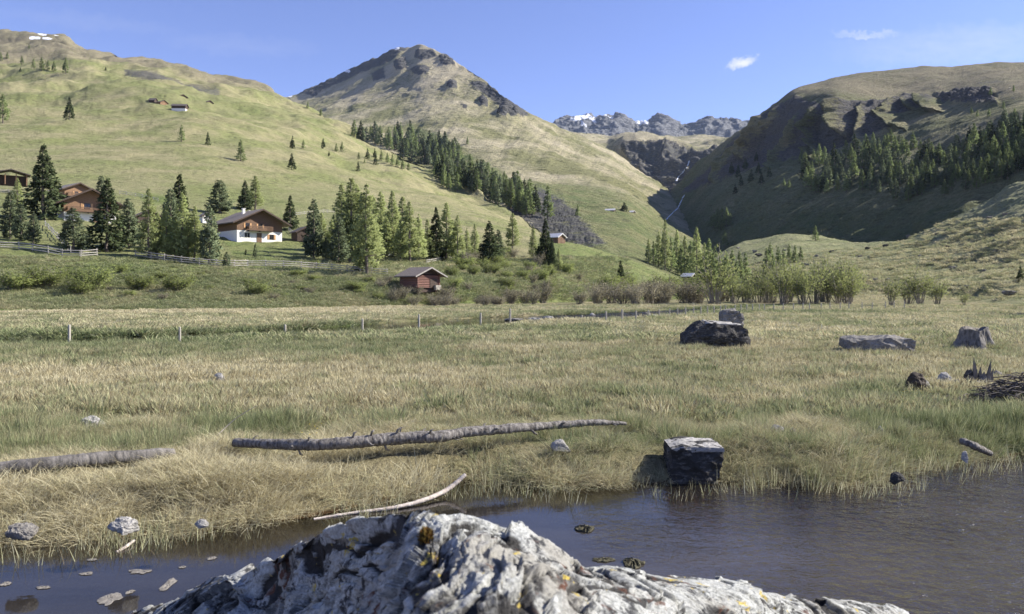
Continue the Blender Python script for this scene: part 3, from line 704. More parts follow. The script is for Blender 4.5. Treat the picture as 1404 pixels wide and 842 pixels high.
S, P_, L_ = 'spruce', 'pine', 'larch'
G_FARM = 'conifers around the chalets'
for k, px, t, b, w, lab in (
    (S, 60, 197, 300, 1.05, 'tallest broad dark spruce, standing left of the timber chalets'),
    (P_, 14, 262, 327, .95, 'bluish stone pine nearest the left edge above the rail fence'),
    (P_, 29, 278, 330, 1.0, 'bushy stone pine second from the left above the rail fence'),
    (P_, 46, 292, 335, 1.05, 'low bushy stone pine just below the tallest dark spruce'),
    (L_, 24, 243, 285, 1.0, 'small bright larch below the open timber hut at far left'),
    (P_, 100, 284, 346, 1.25, 'rounded stone pine in front of the balcony chalet, beside the fence'),
    (S, 147, 242, 344, .95, 'ragged spruce with open branches right of the balcony chalet'),
    (P_, 176, 271, 341, 1.0, 'bluish stone pine beside the ragged spruce, left of a pale larch'),
    (P_, 139, 240, 290, .9, 'stone pine showing its top behind the balcony chalet'),
    (L_, 204, 257, 353, .8, 'pale thin larch with bare lower trunk by the fence'),
    (S, 246, 236, 345, .8, 'pointed dark spruce rising behind pale larches left of the white chalet'),
    (P_, 234, 258, 350, .8, 'dark stone pine wedged between pale larches left of the white chalet'),
    (L_, 250, 262, 357, .95, 'pale larch in front of the pointed dark spruce by the fence'),
    (L_, 228, 280, 355, .85, 'light green larch just left of the dark stone pine by the fence'),
    (L_, 267, 281, 359, .9, 'light green larch second left of the white chalet'),
    (P_, 287, 281, 362, .85, 'olive green stone pine just left of the white chalet lawn'),
    (P_, 301, 246, 292, 1.5, 'wide dark stone pine behind the white chalet roof'),
    (S, 336, 246, 288, 1.0, 'slim dark spruce behind the white chalet chimney'),
    (L_, 350, 240, 288, 1.35, 'broad pale larch behind the white chalet roof ridge'),
    (S, 398, 267, 315, 1.0, 'dark spruce just right of the white chalet'),
    (P_, 430, 271, 355, .75, 'column shaped stone pine right of the white chalet lawn'),
    (P_, 447, 325, 356, .9, 'small stone pine at the foot of the tall larch group'),
    (P_, 464, 296, 362, 1.0, 'dark bushy stone pine under the tall larch group'),
    (L_, 468, 250, 352, .85, 'tall larch at the left edge of the tall larch group'),
    (L_, 482, 242, 360, 1.05, 'tallest pale larch of the group uphill of the log barn'),
    (L_, 503, 250, 376, .8, 'leaning larch with a bare trunk beside the end of the rail fence'),
    (S, 496, 316, 373, .8, 'small black looking spruce under the larch with bare trunk'),
    (L_, 522, 261, 350, .95, 'tall larch left of the small white house'),
    (L_, 538, 260, 352, .9, 'tall larch directly behind the small white house'),
    (L_, 561, 275, 358, 1.15, 'broad round larch right of the small white house'),
    (L_, 574, 292, 357, .9, 'smaller larch against the right side of the broad round larch'),
    (L_, 549, 300, 358, .8, 'short larch between the small white house and the broad round larch'),
    (S, 598, 283, 357, .8, 'narrow dark spruce above the log barn'),
    (L_, 612, 276, 357, .95, 'tall larch beside the narrow dark spruce above the log barn'),
    (L_, 627, 294, 358, .85, 'pale larch right of the tall larch above the log barn'),
    (L_, 640, 312, 352, .9, 'short larch uphill and right of the log barn'),
    (L_, 651, 306, 349, .85, 'short pale larch left of a pyramid shaped dark spruce'),
    (S, 671, 301, 362, 1.1, 'pyramid shaped dark spruce on the shrubby bank right of the log barn'),
    (P_, 683, 314, 360, .9, 'olive stone pine leaning on the pyramid shaped dark spruce'),
    (L_, 703, 291, 341, .95, 'lone larch below the long wood on the open slope'),
    (L_, 731, 309, 352, .8, 'slim pale larch left of the tall black spruce by the small hut'),
    (S, 748, 297, 362, .8, 'tall black spruce beside the small tin roofed hut'),
    (S, 757, 325, 366, .7, 'short dark spruce against the tall black spruce'),
    (L_, 766, 340, 372, .8, 'young larch below the small tin roofed hut'),
    (S, 851, 357, 398, 1.0, 'lone dark spruce at the foot of the green knoll'),
    (P_, 312, 306, 323, .6, 'little tree beside the shaded wall of the white chalet'),
    (P_, 350, 334, 353, .7, 'sapling on the lawn below the white chalet'),
    (P_, 311, 345, 366, 1.2, 'small dark pine at the fence below the white chalet'),
    (P_, 337, 342, 350, .9, 'tiny seedling on the lawn below the white chalet'),
):
    plant(k, px, t, b, lab, G_FARM, w*1.14, near=(b-t) > 30)
for px, t, b in ((441, 290, 350), (455, 300, 352), (474, 262, 348), (489, 252, 350), (512, 268, 347), (530, 296, 354), (545, 284, 350), (586, 300, 356), (497, 262, 362), (552, 268, 346), (620, 300, 356), (515, 300, 360), (258, 300, 358), (240, 296, 356), (216, 290, 352)):
    plant(L_, px, t, b, 'pale larch filling the dense larch clumps between the rail fence and the chalets', 'larches filling the clumps', 1.15, near=True)
G_KNOLL = 'larches at the mouth of the valley'
for k, px, t, b, w, lab in (
    (L_, 889, 327, 362, .85, 'leftmost larch of the wood on the right end of the green knoll'),
    (L_, 903, 317, 366, .85, 'larch left of the tallest one on the green knoll'),
    (L_, 912, 299, 371, .55, 'tallest thin larch sticking out of the knoll wood'),
    (L_, 928, 314, 374, .8, 'larch right of the tallest thin one on the knoll'),
    (L_, 939, 322, 378, .8, 'shorter larch in the middle of the knoll wood'),
    (L_, 955, 310, 386, .7, 'tall larch above the little barn on the knoll end'),
    (S, 959, 364, 397, .7, 'small dark spruce beside the little barn on the knoll end'),
    (L_, 966, 332, 390, .85, 'larch just right of the little barn on the knoll end'),
):
    plant(k, px, t, b, lab, G_KNOLL, w, near=(b-t) > 30)
for px, t, b in ((896, 330, 364), (920, 325, 372), (947, 330, 382), (972, 326, 392), (980, 338, 393), (988, 344, 396), (996, 346, 396), (1004, 343, 394), (1014, 344, 392), (1022, 346, 388), (978, 352, 398), (1010, 356, 398), (934, 335, 378)):
    plant(L_, px, t, b, 'light green larch in the wood at the right end of the knoll', 'larches in the knoll wood', .85, near=False)
# scattered trees high on the left slope
for k, px, t, b, lab in (
    (L_, 4, 128, 168, 'larch on the upper slope at the left edge'), (S, 95, 133, 165, 'lone dark spruce with a long shadow, high on the left slope'),
    (L_, 249, 171, 194, 'lone larch with a long shadow below the four alpine huts'), (S, 285, 181, 199, 'small dark spruce between two lone larches below the alpine huts'),
    (L_, 330, 191, 221, 'rightmost and largest lone larch on the slope below the alpine huts'), (S, 400, 210, 233, 'bold dark spruce alone in mid slope left of the long wood'),
    (S, 401, 186, 204, 'dark spruce straight above the bold lone spruce'), (L_, 416, 191, 204, 'small larch right of the upper dark spruce'), (S, 443, 189, 204, 'small dark spruce midway to the long wood'),
    (L_, 461, 196, 208, 'left of two touching small larches near the long wood'), (L_, 469, 194, 208, 'right of two touching small larches near the long wood'),
    (S, 491, 221, 235, 'small dark spruce below the head of the long wood'), (S, 451, 207, 214, 'tiny dark seedling spruce in open grass'),
    (L_, 440, 148, 159, 'lone tree on the saddle at the foot of the peak'), (L_, 422, 139, 149, 'faint lone tree higher on the saddle left of the peak'),
    (L_, 90, 79, 101, 'largest and rightmost tree of the row near the left skyline'), (L_, 74, 83, 98, 'small tree left of the largest in the row near the left skyline'),
    (L_, 66, 82, 96, 'middle tree of the row near the left skyline'), (L_, 57, 78, 98, 'tall tree of the row near the left skyline'), (L_, 46, 80, 94, 'leftmost tree of the row near the left skyline'),
    (L_, 30, 76, 89, 'lone larch left of the row near the left skyline'), (S, 28, 92, 99, 'tiny dark spruce just under the skyline row'), (L_, 10, 71, 81, 'larch near the left edge under the skyline'),
    (L_, 40, 61, 68, 'tiny larch above the skyline row'), (S, 145, 91, 97, 'tiny spruce on the brow under the brown ridge'), (L_, 1, 71, 84, 'larch cut by the left edge under the skyline'),
    (L_, 751, 254, 300, 'thin larch standing alone above the dark scree'), (L_, 792, 280, 297, 'small larch at the right rim of the dark scree'),
    (S, 1399, 364, 386, 'dark bushy spruce at the right edge on the rough pasture'), (L_, 1118, 309, 330, 'lone larch at the lower tip of the shaded mountainside'),
    (L_, 994, 315, 338, 'lone larch on the lit valley floor right of the stream'), (L_, 641, 187, 198, 'faint lone larch beside the green strip under the peak'),
):
    plant(k, px, t, b, lab, 'trees scattered on the open slopes', 1.0, near=False)
for k, px, t, b in ((S, 504, 203, 218), (L_, 492, 208, 219), (S, 514, 203, 216), (S, 515, 211, 226), (L_, 500, 217, 224), (L_, 523, 206, 220), (L_, 531, 209, 224), (L_, 538, 211, 227), (L_, 545, 215, 230), (L_, 552, 218, 232), (L_, 560, 222, 234)):
    plant(k, px, t, b, 'small tree straggling out below the upper long wood', 'stragglers below the long wood', 1.0, near=False)
# the long wood down the gully
def inside(px, py, poly): return polydist(np.array([px]), np.array([py]), poly)[0] > 0
def forest(poly, n, hpx, mind, kinds, label, group, seed, wide=(.85, 1.15)):
    r = random.Random(seed); pts = []; x0, x1 = min(p[0] for p in poly), max(p[0] for p in poly); y0, y1 = min(p[1] for p in poly), max(p[1] for p in poly)
    tries = 0
    while len(pts) < n and tries < n*60:
        tries += 1; x, y = r.uniform(x0, x1), r.uniform(y0, y1)
        if not inside(x, y, poly) or any((x-a)**2+((y-b)*1.6)**2 < mind**2 for a, b in pts): continue
        pts.append((x, y))
    for x, y in sorted(pts, key=lambda p: p[1]):
        h = hpx(x, y)*r.uniform(.72, 1.2)
        plant(r.choice(kinds), x, y-h, y, label, group, r.uniform(*wide), near=False)
forest([(466,182),(480,180),(500,188),(522,196),(562,194),(566,206),(600,204),(626,216),(634,242),(662,248),(692,262),(735,292),(735,300),(690,284),(640,270),(606,256),(585,238),(560,222),(530,207),(490,188)], 120, lambda x, y: 22+(x-470)*.062, 4.4, [L_, L_, S, P_],
       'conifer in the long wood running down the gully under the peak', 'trees of the long wood under the peak', 21)
forest([(700,270),(716,280),(732,292),(730,298),(712,294),(700,288)], 9, lambda x, y: 36, 6, [L_], 'taller larch at the lower end of the long wood', 'larches ending the long wood', 22)
# the larch wood on the shaded mountainside, some trees drawn as spruce and stone pine
forest([(1320,214),(1345,190),(1404,165),(1460,160),(1460,235),(1404,238),(1350,250),(1310,252)], 48, lambda x, y: 27, 7.0, [L_, L_, S, P_], 'conifer in the dense wood on the shaded right mountainside', 'trees of the shaded mountainside wood', 29)
forest([(1097,226),(1141,222),(1165,212),(1207,205),(1236,200),(1281,206),(1300,222),(1316,204),(1342,186),(1404,172),(1460,180),(1460,240),(1404,240),(1366,252),(1330,262),(1300,272),(1285,262),(1241,276),(1217,272),(1190,262),(1170,266),(1124,272),(1105,258)], 235, lambda x, y: 25, 6.4, [L_, L_, L_, S, P_, P_],
       'conifer in the dense wood on the shaded right mountainside', 'trees of the shaded mountainside wood', 23)
for px, t, b in ((1075, 244, 256), (1082, 246, 258), (1128, 236, 262), (1122, 240, 263), (1134, 244, 264), (1099, 204, 222), (1102, 210, 226)):
    plant(L_, px, t, b, 'larch standing free at the left end of the shaded wood', 'larches left of the shaded wood', 1.0, near=False)
for px, t, b in ((1003, 222, 238), (1012, 226, 243), (1022, 216, 232), (1040, 222, 240), (1030, 232, 250), (1016, 240, 256), (1044, 236, 252), (1037, 208, 222), (1008, 252, 266), (1055, 228, 243)):
    plant(S, px, t, b, 'dark tree on the shaded slope left of the cliffs', 'dark trees on the shaded slope', 1.1, near=False)
for px, t, b in ((978, 292, 312), (984, 285, 313), (990, 283, 312), (996, 284, 310), (988, 296, 316), (1001, 292, 310), (975, 296, 310)):
    plant(L_, px, t, b, 'sunlit larch in the clump beside the shaded stream', 'larch clump beside the stream', 1.15, near=False)
for px, t, b in ((1051, 340, 370), (1060, 348, 372), (1067, 338, 366), (1074, 340, 364), (1082, 334, 360), (1090, 336, 360), (1098, 338, 358), (1056, 332, 356)):
    plant(L_, px, t, b, 'larch in the clump behind the willow thicket', 'larch clump behind the willows', 1.0, near=False)
for px, t, b in ((1358, 119, 131), (1390, 116, 126), (1340, 150, 160), (1356, 148, 160), (1332, 146, 156), (1376, 138, 150)):
    plant(L_, px, t, b, 'small larch near the rim of the right hand cliffs', 'larches at the cliff rim', .9, near=False)

# ------------------------------------------------------------------ willows and bushes
def shrub_meshes(seed, nst, spread, nleaf, lsz, lean=.0, height=3.0, bare=.35):
    r = np.random.default_rng(seed); bm = bmesh.new(); P = []; Dv = []
    for k in range(nst):
        a = r.random()*6.283; b0 = r.random()*.25*spread; out = spread*(.35+.65*r.random()); h = height*(.55+.45*r.random())
        p = np.array([math.cos(a)*b0, math.sin(a)*b0, -.15]); tip = np.array([math.cos(a)*out+lean, math.sin(a)*out, h])
        mid = p*.45+tip*.55+np.array([0, 0, .12*h])-np.array([math.cos(a), math.sin(a), 0])*out*.15+r.normal(size=3)*.06*height
        q = [tuple((1-t)**2*p+2*t*(1-t)*mid+t*t*tip) for t in (0, .25, .5, .75, 1)]
        rad = .012*height*(.6+.8*r.random()); tube_bm(bm, q, [rad, rad*.8, rad*.6, rad*.4, rad*.15], 4, False)
        for j in range(3):
            t = .35+.5*r.random(); o = (1-t)**2*p+2*t*(1-t)*mid+t*t*tip
            e = o+(tip-p)*.3+r.normal(size=3)*.14*height; tube_bm(bm, [tuple(o), tuple((o+e)/2+np.array([0, 0, .04])), tuple(e)], [rad*.45, rad*.3, rad*.12], 3, False)
            for m in range(nleaf//3):
                s = r.random(); P.append(o*(1-s)+e*s+r.normal(size=3)*.05*height); Dv.append((e-o)+r.normal(size=3)*.5*height*.3)
        for m in range(nleaf):
            t = bare+(1-bare)*r.random(); P.append((1-t)**2*p+2*t*(1-t)*mid+t*t*tip+r.normal(size=3)*.055*height); Dv.append(r.normal(size=3)+np.array([0, 0, .5]))
    st = bpy.data.meshes.new('stems'); bm.to_mesh(st); bm.free()
    P = np.array(P); n = len(P); ln = lsz*(.6+.8*r.random(n))
    V = sprays(P, np.array(Dv), ln, ln*.26, r)
    return st, quad_mesh('foliage', V, r.random(n), outward(V.mean(1), r, .5, .6, height*.35))
SHR = {}
for key, mat, args in (('willow', M_WILLOW, dict(nst=14, spread=1.25, nleaf=34, lsz=.17, bare=.45)), ('brush', M_BRUSH, dict(nst=34, spread=1.7, nleaf=20, lsz=.16, bare=.3)), ('bush', M_BUSH, dict(nst=30, spread=2.1, nleaf=46, lsz=.22, bare=.2))):
    SHR[key] = []
    for k in range(4):
        st, fo = shrub_meshes(900+k*11+len(key), **args); st.materials.append(M_TWIG); fo.materials.append(mat); SHR[key].append((st, fo))
_sc = [0]
SNAME = dict(willow='willow_tree', brush='willow_shrub', bush='green_bush')
def shrub(key, px, top, base, label, group, wide=1.0, loc=None, cat=None):
    if loc is None: loc, n = hit(px, base)
    if loc is None: return
    _sc[0] += 1; r = random.Random(_sc[0]*7+1); s = (base-top)/FPX*loc.y/3.0
    e = empty(SNAME[key], (loc.x, loc.y, loc.z-.05), r.uniform(0, 6.28)); w = s*wide; e.scale = (w, w, s)
    st, fo = SHR[key][_sc[0] % 4]
    if key == 'bush': e.scale = (w*1.1, w*1.1, s*.85)
    for me, nm in ((st, 'stems'), (fo, 'foliage')):
        o = bpy.data.objects.new(nm, me); COL.objects.link(o); o.parent = e
    return tag(e, label, cat or ('tree' if key == 'willow' else 'bush'), group)
rr = random.Random(5)
for k in range(34):      # thicket of multi-stemmed willows across the valley mouth
    px = rr.uniform(1000, 1172) if k else 980; d = rr.uniform(118, 150); h = rr.uniform(34, 52)*(1-.3*(px < 1040))
    x = GX(px, d); shrub('willow', px, 0, h, 'pale green multi stemmed willow in the thicket at the valley mouth', 'willows of the thicket', rr.uniform(.9, 1.3), Vector((x, d, drop(x, d))))
for px, d, h, lab in ((980, 112, 66, 'tall willow with a clear stem at the left end of the thicket'), (1222, 100, 36, 'thin leaning willow with a bare stem, alone right of the thicket'), (1262, 112, 44, 'bright yellow green willow right of the thin leaning one'),
                      (1246, 116, 36, 'willow left of the bright yellow green one'), (1285, 118, 32, 'low willow right of the bright yellow green one'), (1322, 105, 18, 'low bright bush near the bare yellow ground at right')):
    x = GX(px, d); shrub('willow', px, 0, h, lab, 'willows right of the thicket', 1.15, Vector((x, d, drop(x, d))))
for k in range(26):      # grey-brown leafless shrubs along the far edge of the meadow
    px = rr.uniform(690, 1000); d = rr.uniform(108, 135)+max(0, (px-850))*.12; x = GX(px, d)
    shrub('brush', px, 0, rr.uniform(16, 32), 'grey brown twiggy shrub along the far edge of the meadow', 'twiggy shrubs along the meadow edge', rr.uniform(1.0, 1.7), Vector((x, d, drop(x, d))))
for k in range(26):
    px = rr.uniform(500, 700); d = rr.uniform(100, 112); x = GX(px, d)
    shrub('brush', px, 0, rr.uniform(9, 20), 'low brownish shrub at the foot of the bank near the log barn', 'low shrubs at the foot of the bank', rr.uniform(1.2, 1.9), Vector((x, d, drop(x, d))))
for k in range(48):      # green bushes on the shrubby bank between barn and knoll
    px, py = rr.uniform(615, 800), rr.uniform(352, 402)
    if py < 352+max(0, px-740)*.55: continue
    shrub('bush' if rr.random() < .6 else 'brush', px, py-rr.uniform(10, 20), py, 'green bush on the shrubby bank between log barn and knoll', 'bushes between barn and knoll', rr.uniform(.9, 1.5))
for k in range(20):
    px, py = rr.uniform(830, 975), rr.uniform(396, 412)
    shrub('bush', px, py-rr.uniform(16, 30), py, 'yellow green bush at the foot of the knoll', 'bushes at the foot of the knoll', rr.uniform(.9, 1.4))
for px, t, b, w, lab in ((128, 354, 398, 1.0, 'round bright green bush below the fence, the largest on the left bank'), (190, 366, 398, 1.1, 'green bush right of the largest one on the left bank'), (243, 368, 400, 1.2, 'spreading bush in mid bank left of the lawn'),
                         (352, 378, 404, 1.2, 'thin bush below the lawn fence'), (66, 356, 392, 1.3, 'wide bush left of the largest one on the left bank'), (22, 362, 398, 1.3, 'dense bush near the left edge under the fence'),
                         (490, 380, 398, 1.4, 'bush under the right end of the rail fence'), (432, 352, 366, 1.0, 'small bush on the rail fence below the column shaped pine'), (108, 372, 404, 1.0, 'low bush at the foot of the largest bush'), (164, 356, 374, 1.0, 'small bush against the fence gap')):
    shrub('bush', px, b-(b-t)*.78, b, lab, 'bushes on the left bank', w*1.15)
for k in range(30):
    px = rr.uniform(0, 560); py = rr.uniform(376, 412)+max(0, 200-px)*.01
    shrub('bush' if rr.random() < .7 else 'brush', px, py-rr.uniform(5, 11), py, 'low scrubby bush on the grassy bank below the rail fence', 'scrub on the grassy bank', rr.uniform(1.2, 2.0))
# a larch clump just beyond the right edge throws its shade onto the meadow
for x, y, h in ((57, 68, 13), (60, 71, 11), (63, 66, 12)):
    z = drop(x, y); plant(L_, 0, 0, h*FPX/y, 'larch beyond the right edge shading the meadow', 'larches shading the meadow', 1.4, near=True, loc=Vector((x, y, z)))
# ------------------------------------------------------------------ buildings
def wood_material(name, c1, c2, plank=.22, vertical=False, rough=.85):
    m, nt, out = new_mat(name); g = N(nt)
    co_ = g.obj(); n = g.noise(g.scaled(co_, (1, 1, 9) if not vertical else (9, 9, 1)), 2.2, 5, .7)
    w = g.n('ShaderNodeTexWave', _wave_type='BANDS', _bands_direction='Z' if not vertical else 'X', Vector=co_, Scale=.314/plank, Distortion=.6, Detail=2)
    seam = g.rng(w.outputs[1] if len(w.outputs) > 1 else w.outputs[0], .0, .18)
    col = g.mix(g.rng(n, .3, .7), c1, c2)
    col = g.mix(seam, tuple(c*.35 for c in c1), col)
    b = g.n('ShaderNodeBsdfPrincipled', Base__Color=col, Roughness=rough, Normal=g.n('ShaderNodeBump', Strength=.6, Distance=.03, Height=seam))
    g.link(b.outputs[0], out.inputs[0]); return m
def plain(name, c, rough=.8, var=.25, sc=3.0, metal=0.0, c2=None):
    m, nt, out = new_mat(name); g = N(nt); n = g.noise(g.obj(), sc, 6, .7)
    col = g.mix(g.rng(n, .3, .7), tuple(x*(1-var) for x in c), c2 or tuple(x*(1+var) for x in c))
    b = g.n('ShaderNodeBsdfPrincipled', Base__Color=col, Roughness=rough, Metallic=metal, Normal=g.n('ShaderNodeBump', Strength=.3, Distance=.02, Height=n)); g.link(b.outputs[0], out.inputs[0]); return m
M_WOOD = wood_material('chalet_boards', (.135, .078, .045), (.235, .14, .08))
M_WOODO = wood_material('orange_boards', (.205, .118, .062), (.32, .19, .105))
M_WOODD = wood_material('dark_boards', (.055, .035, .025), (.10, .065, .045))
M_LOGW = wood_material('barn_logs', (.15, .070, .050), (.27, .14, .105), .26)
M_LIME = plain('limewash', (.78, .75, .68), .9, .06)
M_SHING = wood_material('grey_shingles', (.17, .145, .125), (.27, .235, .205), .35)
M_SHINGD = wood_material('dark_shingles', (.075, .06, .055), (.14, .115, .10), .35)
M_TIN = plain('weathered_tin', (.62, .60, .57), .45, .15, 2.0, .3)
M_GLASS = plain('window_glass', (.025, .028, .032), .08, .1)
M_SHUT = wood_material('shutter_boards', (.55, .30, .13), (.62, .37, .18), .5, True)
M_GREYW = bark_material('grey_rail_wood', (.25, .23, .20), (.44, .41, .37), 8)
M_POSTW = bark_material('pale_post_wood', (.27, .245, .20), (.46, .42, .345), 9)
M_SHINGB = plain('brown_shingles', (.125, .10, .085), .9, .2, 5.0, 0.0, (.23, .19, .16))

class MB:
    """collects boxes and prisms in a thing's own frame into one mesh"""
    def __init__(s): s.bm = bmesh.new()
    def box(s, x0, x1, y0, y1, z0, z1):
        v = [s.bm.verts.new(p) for p in ((x0,y0,z0),(x1,y0,z0),(x1,y1,z0),(x0,y1,z0),(x0,y0,z1),(x1,y0,z1),(x1,y1,z1),(x0,y1,z1))]
        for f in ((3,2,1,0),(4,5,6,7),(0,1,5,4),(1,2,6,5),(2,3,7,6),(3,0,4,7)): s.bm.faces.new([v[i] for i in f])
        return s
    def prism(s, prof, y0, y1):
        """profile of (x, z) points, anticlockwise seen from -Y, pushed from y0 to y1"""
        a = [s.bm.verts.new((x, y0, z)) for x, z in prof]; b = [s.bm.verts.new((x, y1, z)) for x, z in prof]; n = len(prof)
        s.bm.faces.new(a); s.bm.faces.new(b[::-1])
        for i in range(n): s.bm.faces.new((a[(i+1) % n], a[i], b[i], b[(i+1) % n]))
        return s
    def tube(s, pts, r, seg=6): tube_bm(s.bm, pts, r, seg); return s
    def build(s, name, mat, parent=None, bevel=0):
        bmesh.ops.recalc_face_normals(s.bm, faces=s.bm.faces)
        me = bpy.data.meshes.new(name); s.bm.to_mesh(me); s.bm.free(); return link_mesh(name, me, mat, parent)
def opening(root, x, z, w, h, yf, shutters=True, wall=None):
    f = MB().box(x-w/2-.07, x-w/2, yf-.06, yf+.02, z-.07, z+h+.07).box(x+w/2, x+w/2+.07, yf-.06, yf+.02, z-.07, z+h+.07).box(x-w/2, x+w/2, yf-.06, yf+.02, z+h, z+h+.07).box(x-w/2, x+w/2, yf-.06, yf+.02, z-.07, z).box(x-.03, x+.03, yf-.045, yf+.02, z, z+h).build('window', M_WOODD if shutters else M_LIME, root)
    MB().box(x-w/2+.002, x+w/2-.002, yf-.02, yf+.01, z+.002, z+h-.002).build('pane', M_GLASS, f)
    if shutters:
        for s in (-1, 1): MB().box(x+s*(w/2+.09+w*.22)-w*.22, x+s*(w/2+.09+w*.22)+w*.22, yf-.075, yf-.025, z-.03, z+h+.03).build('shutter', M_SHUT, root)
def chalet(name, label, px, base, d, yaw, w, L, hl, hu, rise, over, mats, wins=(), door=None, balcony=None, chimneys=(), cat='chalet', lower=True, group=None, sink=1.5, split=0):
    """gabled house: front gable on local -Y; hl lower storey, hu upper storey"""
    lower_m, upper_m, roof_m = mats
    x = GX(px, d); z = CAMZ+(HY-base)/FPX*d
    gz = min(drop(x-w*.4, d+.5), drop(x+w*.4, d+.5)); z = gz+.12 if abs(gz-z) < 4 else z    # sits on the ground found there
    yaw += math.atan((CX-px)/FPX)      # turned from the line of sight
    root = empty(name, (x, d, z), yaw); tag(root, label, cat, group)
    hw = w/2; e = hl+hu; sl = rise/hw
    if hl > 0: MB().box(-hw, hw, 0, L, -sink, hl).build('lower_wall', lower_m, root)
    MB().prism([(-hw-.04, hl), (hw+.04, hl), (hw+.04, e), (0, e+rise), (-hw-.04, e)] if hu > .05 else [(-hw, hl), (hw, hl), (0, hl+rise)], -.04, L+.04).build('upper_wall', upper_m, root)
    t = .22; ox = hw+over; r = MB()
    r.prism([(-ox, e-over*sl+.02), (0, e+rise+.02), (ox, e-over*sl+.02), (ox, e-over*sl+.02+t), (0, e+rise+t+.05), (-ox, e-over*sl+.02+t)], -over, L+over)
    ro = r.build('roof', roof_m, root)
    MB().prism([(-ox-.02, e-over*sl-.10), (0, e+rise-.10), (ox+.02, e-over*sl-.10), (ox+.02, e-over*sl+t-.02), (0, e+rise+t+.0), (-ox-.02, e-over*sl+t-.02)], -over-.05, -over-.004).build('barge_board', M_WOODD if roof_m is not M_TIN else M_TIN, ro)
    for cx_, cy_, ch in chimneys:
        zc = e+rise*(1-abs(cx_)/hw); MB().box(cx_-.28, cx_+.28, cy_-.28, cy_+.28, zc-.3, zc+ch).box(cx_-.36, cx_+.36, cy_-.36, cy_+.36, zc+ch+.003, zc+ch+.12).build('chimney', M_LIME, ro)
    for (wx, wz, ww, wh, sh) in wins: opening(root, wx, wz, ww, wh, -.045 if wz > hl else -.004, sh)
    if door:
        dx, dw, dh = door; dd = MB().box(dx-dw/2, dx+dw/2, -.08, .02, .02, dh).build('door', M_WOOD, root)
        MB().box(dx+dw/2-.16, dx+dw/2-.10, -.13, -.082, dh*.45, dh*.52).build('handle', M_TIN, dd)
    if balcony:
        x0, x1, zb, dep = balcony; b = MB().box(x0, x1, -dep, -.046, zb, zb+.12)
        for q in (x0+.15, (x0+x1)/2, x1-.15): b.box(q-.06, q+.06, -dep+.02, -.05, zb-.16, zb-.003)
        bo = b.build('balcony', M_WOODD, root)
        rl = MB().box(x0, x1, -dep, -dep+.07, zb+.95, zb+1.05)
        n = int((x1-x0)/.24)
        for k in range(n+1):
            q = x0+.04+k*(x1-x0-.08)/n; rl.box(q-.07, q+.07, -dep+.015, -dep+.05, zb+.123, zb+.947)
        for q in (x0, x1-.07): rl.box(q, q+.07, -dep+.073, -.05, zb+.95, zb+1.05); rl.box(q+.01, q+.05, -dep+.073, -.05, zb+.3, zb+.85)
        rl.build('railing', M_WOOD, bo)
    return root
R = math.radians
G_CH = 'timber chalets on the left bank'
chalet('chalet', 'white walled chalet with timber upper floor and balcony, alone above a green lawn', 356.5, 325, 168, R(27), 10.6, 9.8, 2.5, 2.1, 2.5, 1.6, (M_LIME, M_WOOD, M_SHINGB),
       [(-2.9, 3.1, .85, .95, True), (.05, 3.1, .85, .95, True), (-3.0, .95, 1.2, 1.0, False), (2.75, .8, .95, 1.0, True)], (-.2, 1.15, 2.05), (-3.1, 2.5, 2.45, 1.2), [(-1.7, 4.4, 1.3), (.9, 6.6, .8)], group=G_CH)
chalet('chalet', 'brown timber chalet with a long balcony, front house of the pair behind the pines', 124, 303, 160, R(12), 9.8, 9, 2.3, 2.3, 2.5, 1.7, (M_LIME, M_WOODO, M_SHINGD),
       [(-.6, 3.1, 1.1, 1.1, True), (2.4, .9, .9, .9, False)], (1.1, 1.0, 2.0), (-4.4, 3.4, 2.3, 1.2), [], group=G_CH)
chalet('chalet', 'small brown chalet uphill behind the long balcony chalet', 108, 257, 196, R(24), 6.8, 7.5, 1.3, 1.9, 1.55, 1.0, (M_WOODD, M_WOODO, M_SHING), [(-.6, 1.75, .8, .8, True), (1.3, 1.75, .7, .8, False)], None, (-2.9, 2.9, 1.2, .9), group=G_CH)
# open fronted hut at the far left
x, d = GX(15, 205), 205; z = CAMZ+(HY-248)/FPX*d
e = tag(empty('timber_hut', (x, d, z), R(36)), 'low open fronted timber hut with posts, at the left edge above the pines', 'hut', G_CH)
MB().box(-3.8, 3.8, 3.4, 3.6, -1, 1.9).box(-3.8, -3.6, .2, 3.397, -1, 1.9).box(3.6, 3.8, .2, 3.397, -1, 1.9).build('wall', M_WOODD, e)
for q in (-3.6, -1.3, 1.2, 3.6): MB().box(q-.12, q+.12, -.1, .14, -1, 1.95).build('post', M_WOODO, e)
MB().prism([(-4.5, 1.72), (0, 2.95), (4.5, 1.72), (4.5, 1.92), (0, 3.17), (-4.5, 1.92)], -.9, 4.3).build('roof', M_SHINGD, e)
chalet('small_house', 'small white house half hidden among the larches above the log barn', 529, 361, 163, R(18), 3.4, 5, 2.3, .9, 1.1, .7, (M_LIME, M_LIME, M_SHINGD), [(.45, 1.0, .8, .9, False)], None, None, (), 'house')
chalet('small_house', 'white gabled hut peeping out behind pines left of the white chalet', 284, 287, 190, R(20), 2.2, 2.6, 1.3, .4, .7, .35, (M_LIME, M_LIME, M_SHING), (), None, None, (), 'house')
chalet('shed', 'dark wooden shed behind the column shaped pine', 420, 327, 176, R(20), 4.2, 4, 0, 2.2, 1.1, .5, (M_WOODD, M_WOODD, M_SHINGD), (), None, None, (), 'shed')
chalet('shed', 'dark roofed shed hidden behind the pale thin larch', 205, 300, 172, R(15), 4.8, 5, 0, 2.0, 1.2, .6, (M_WOODD, M_WOODD, M_SHINGD), (), None, None, (), 'shed')
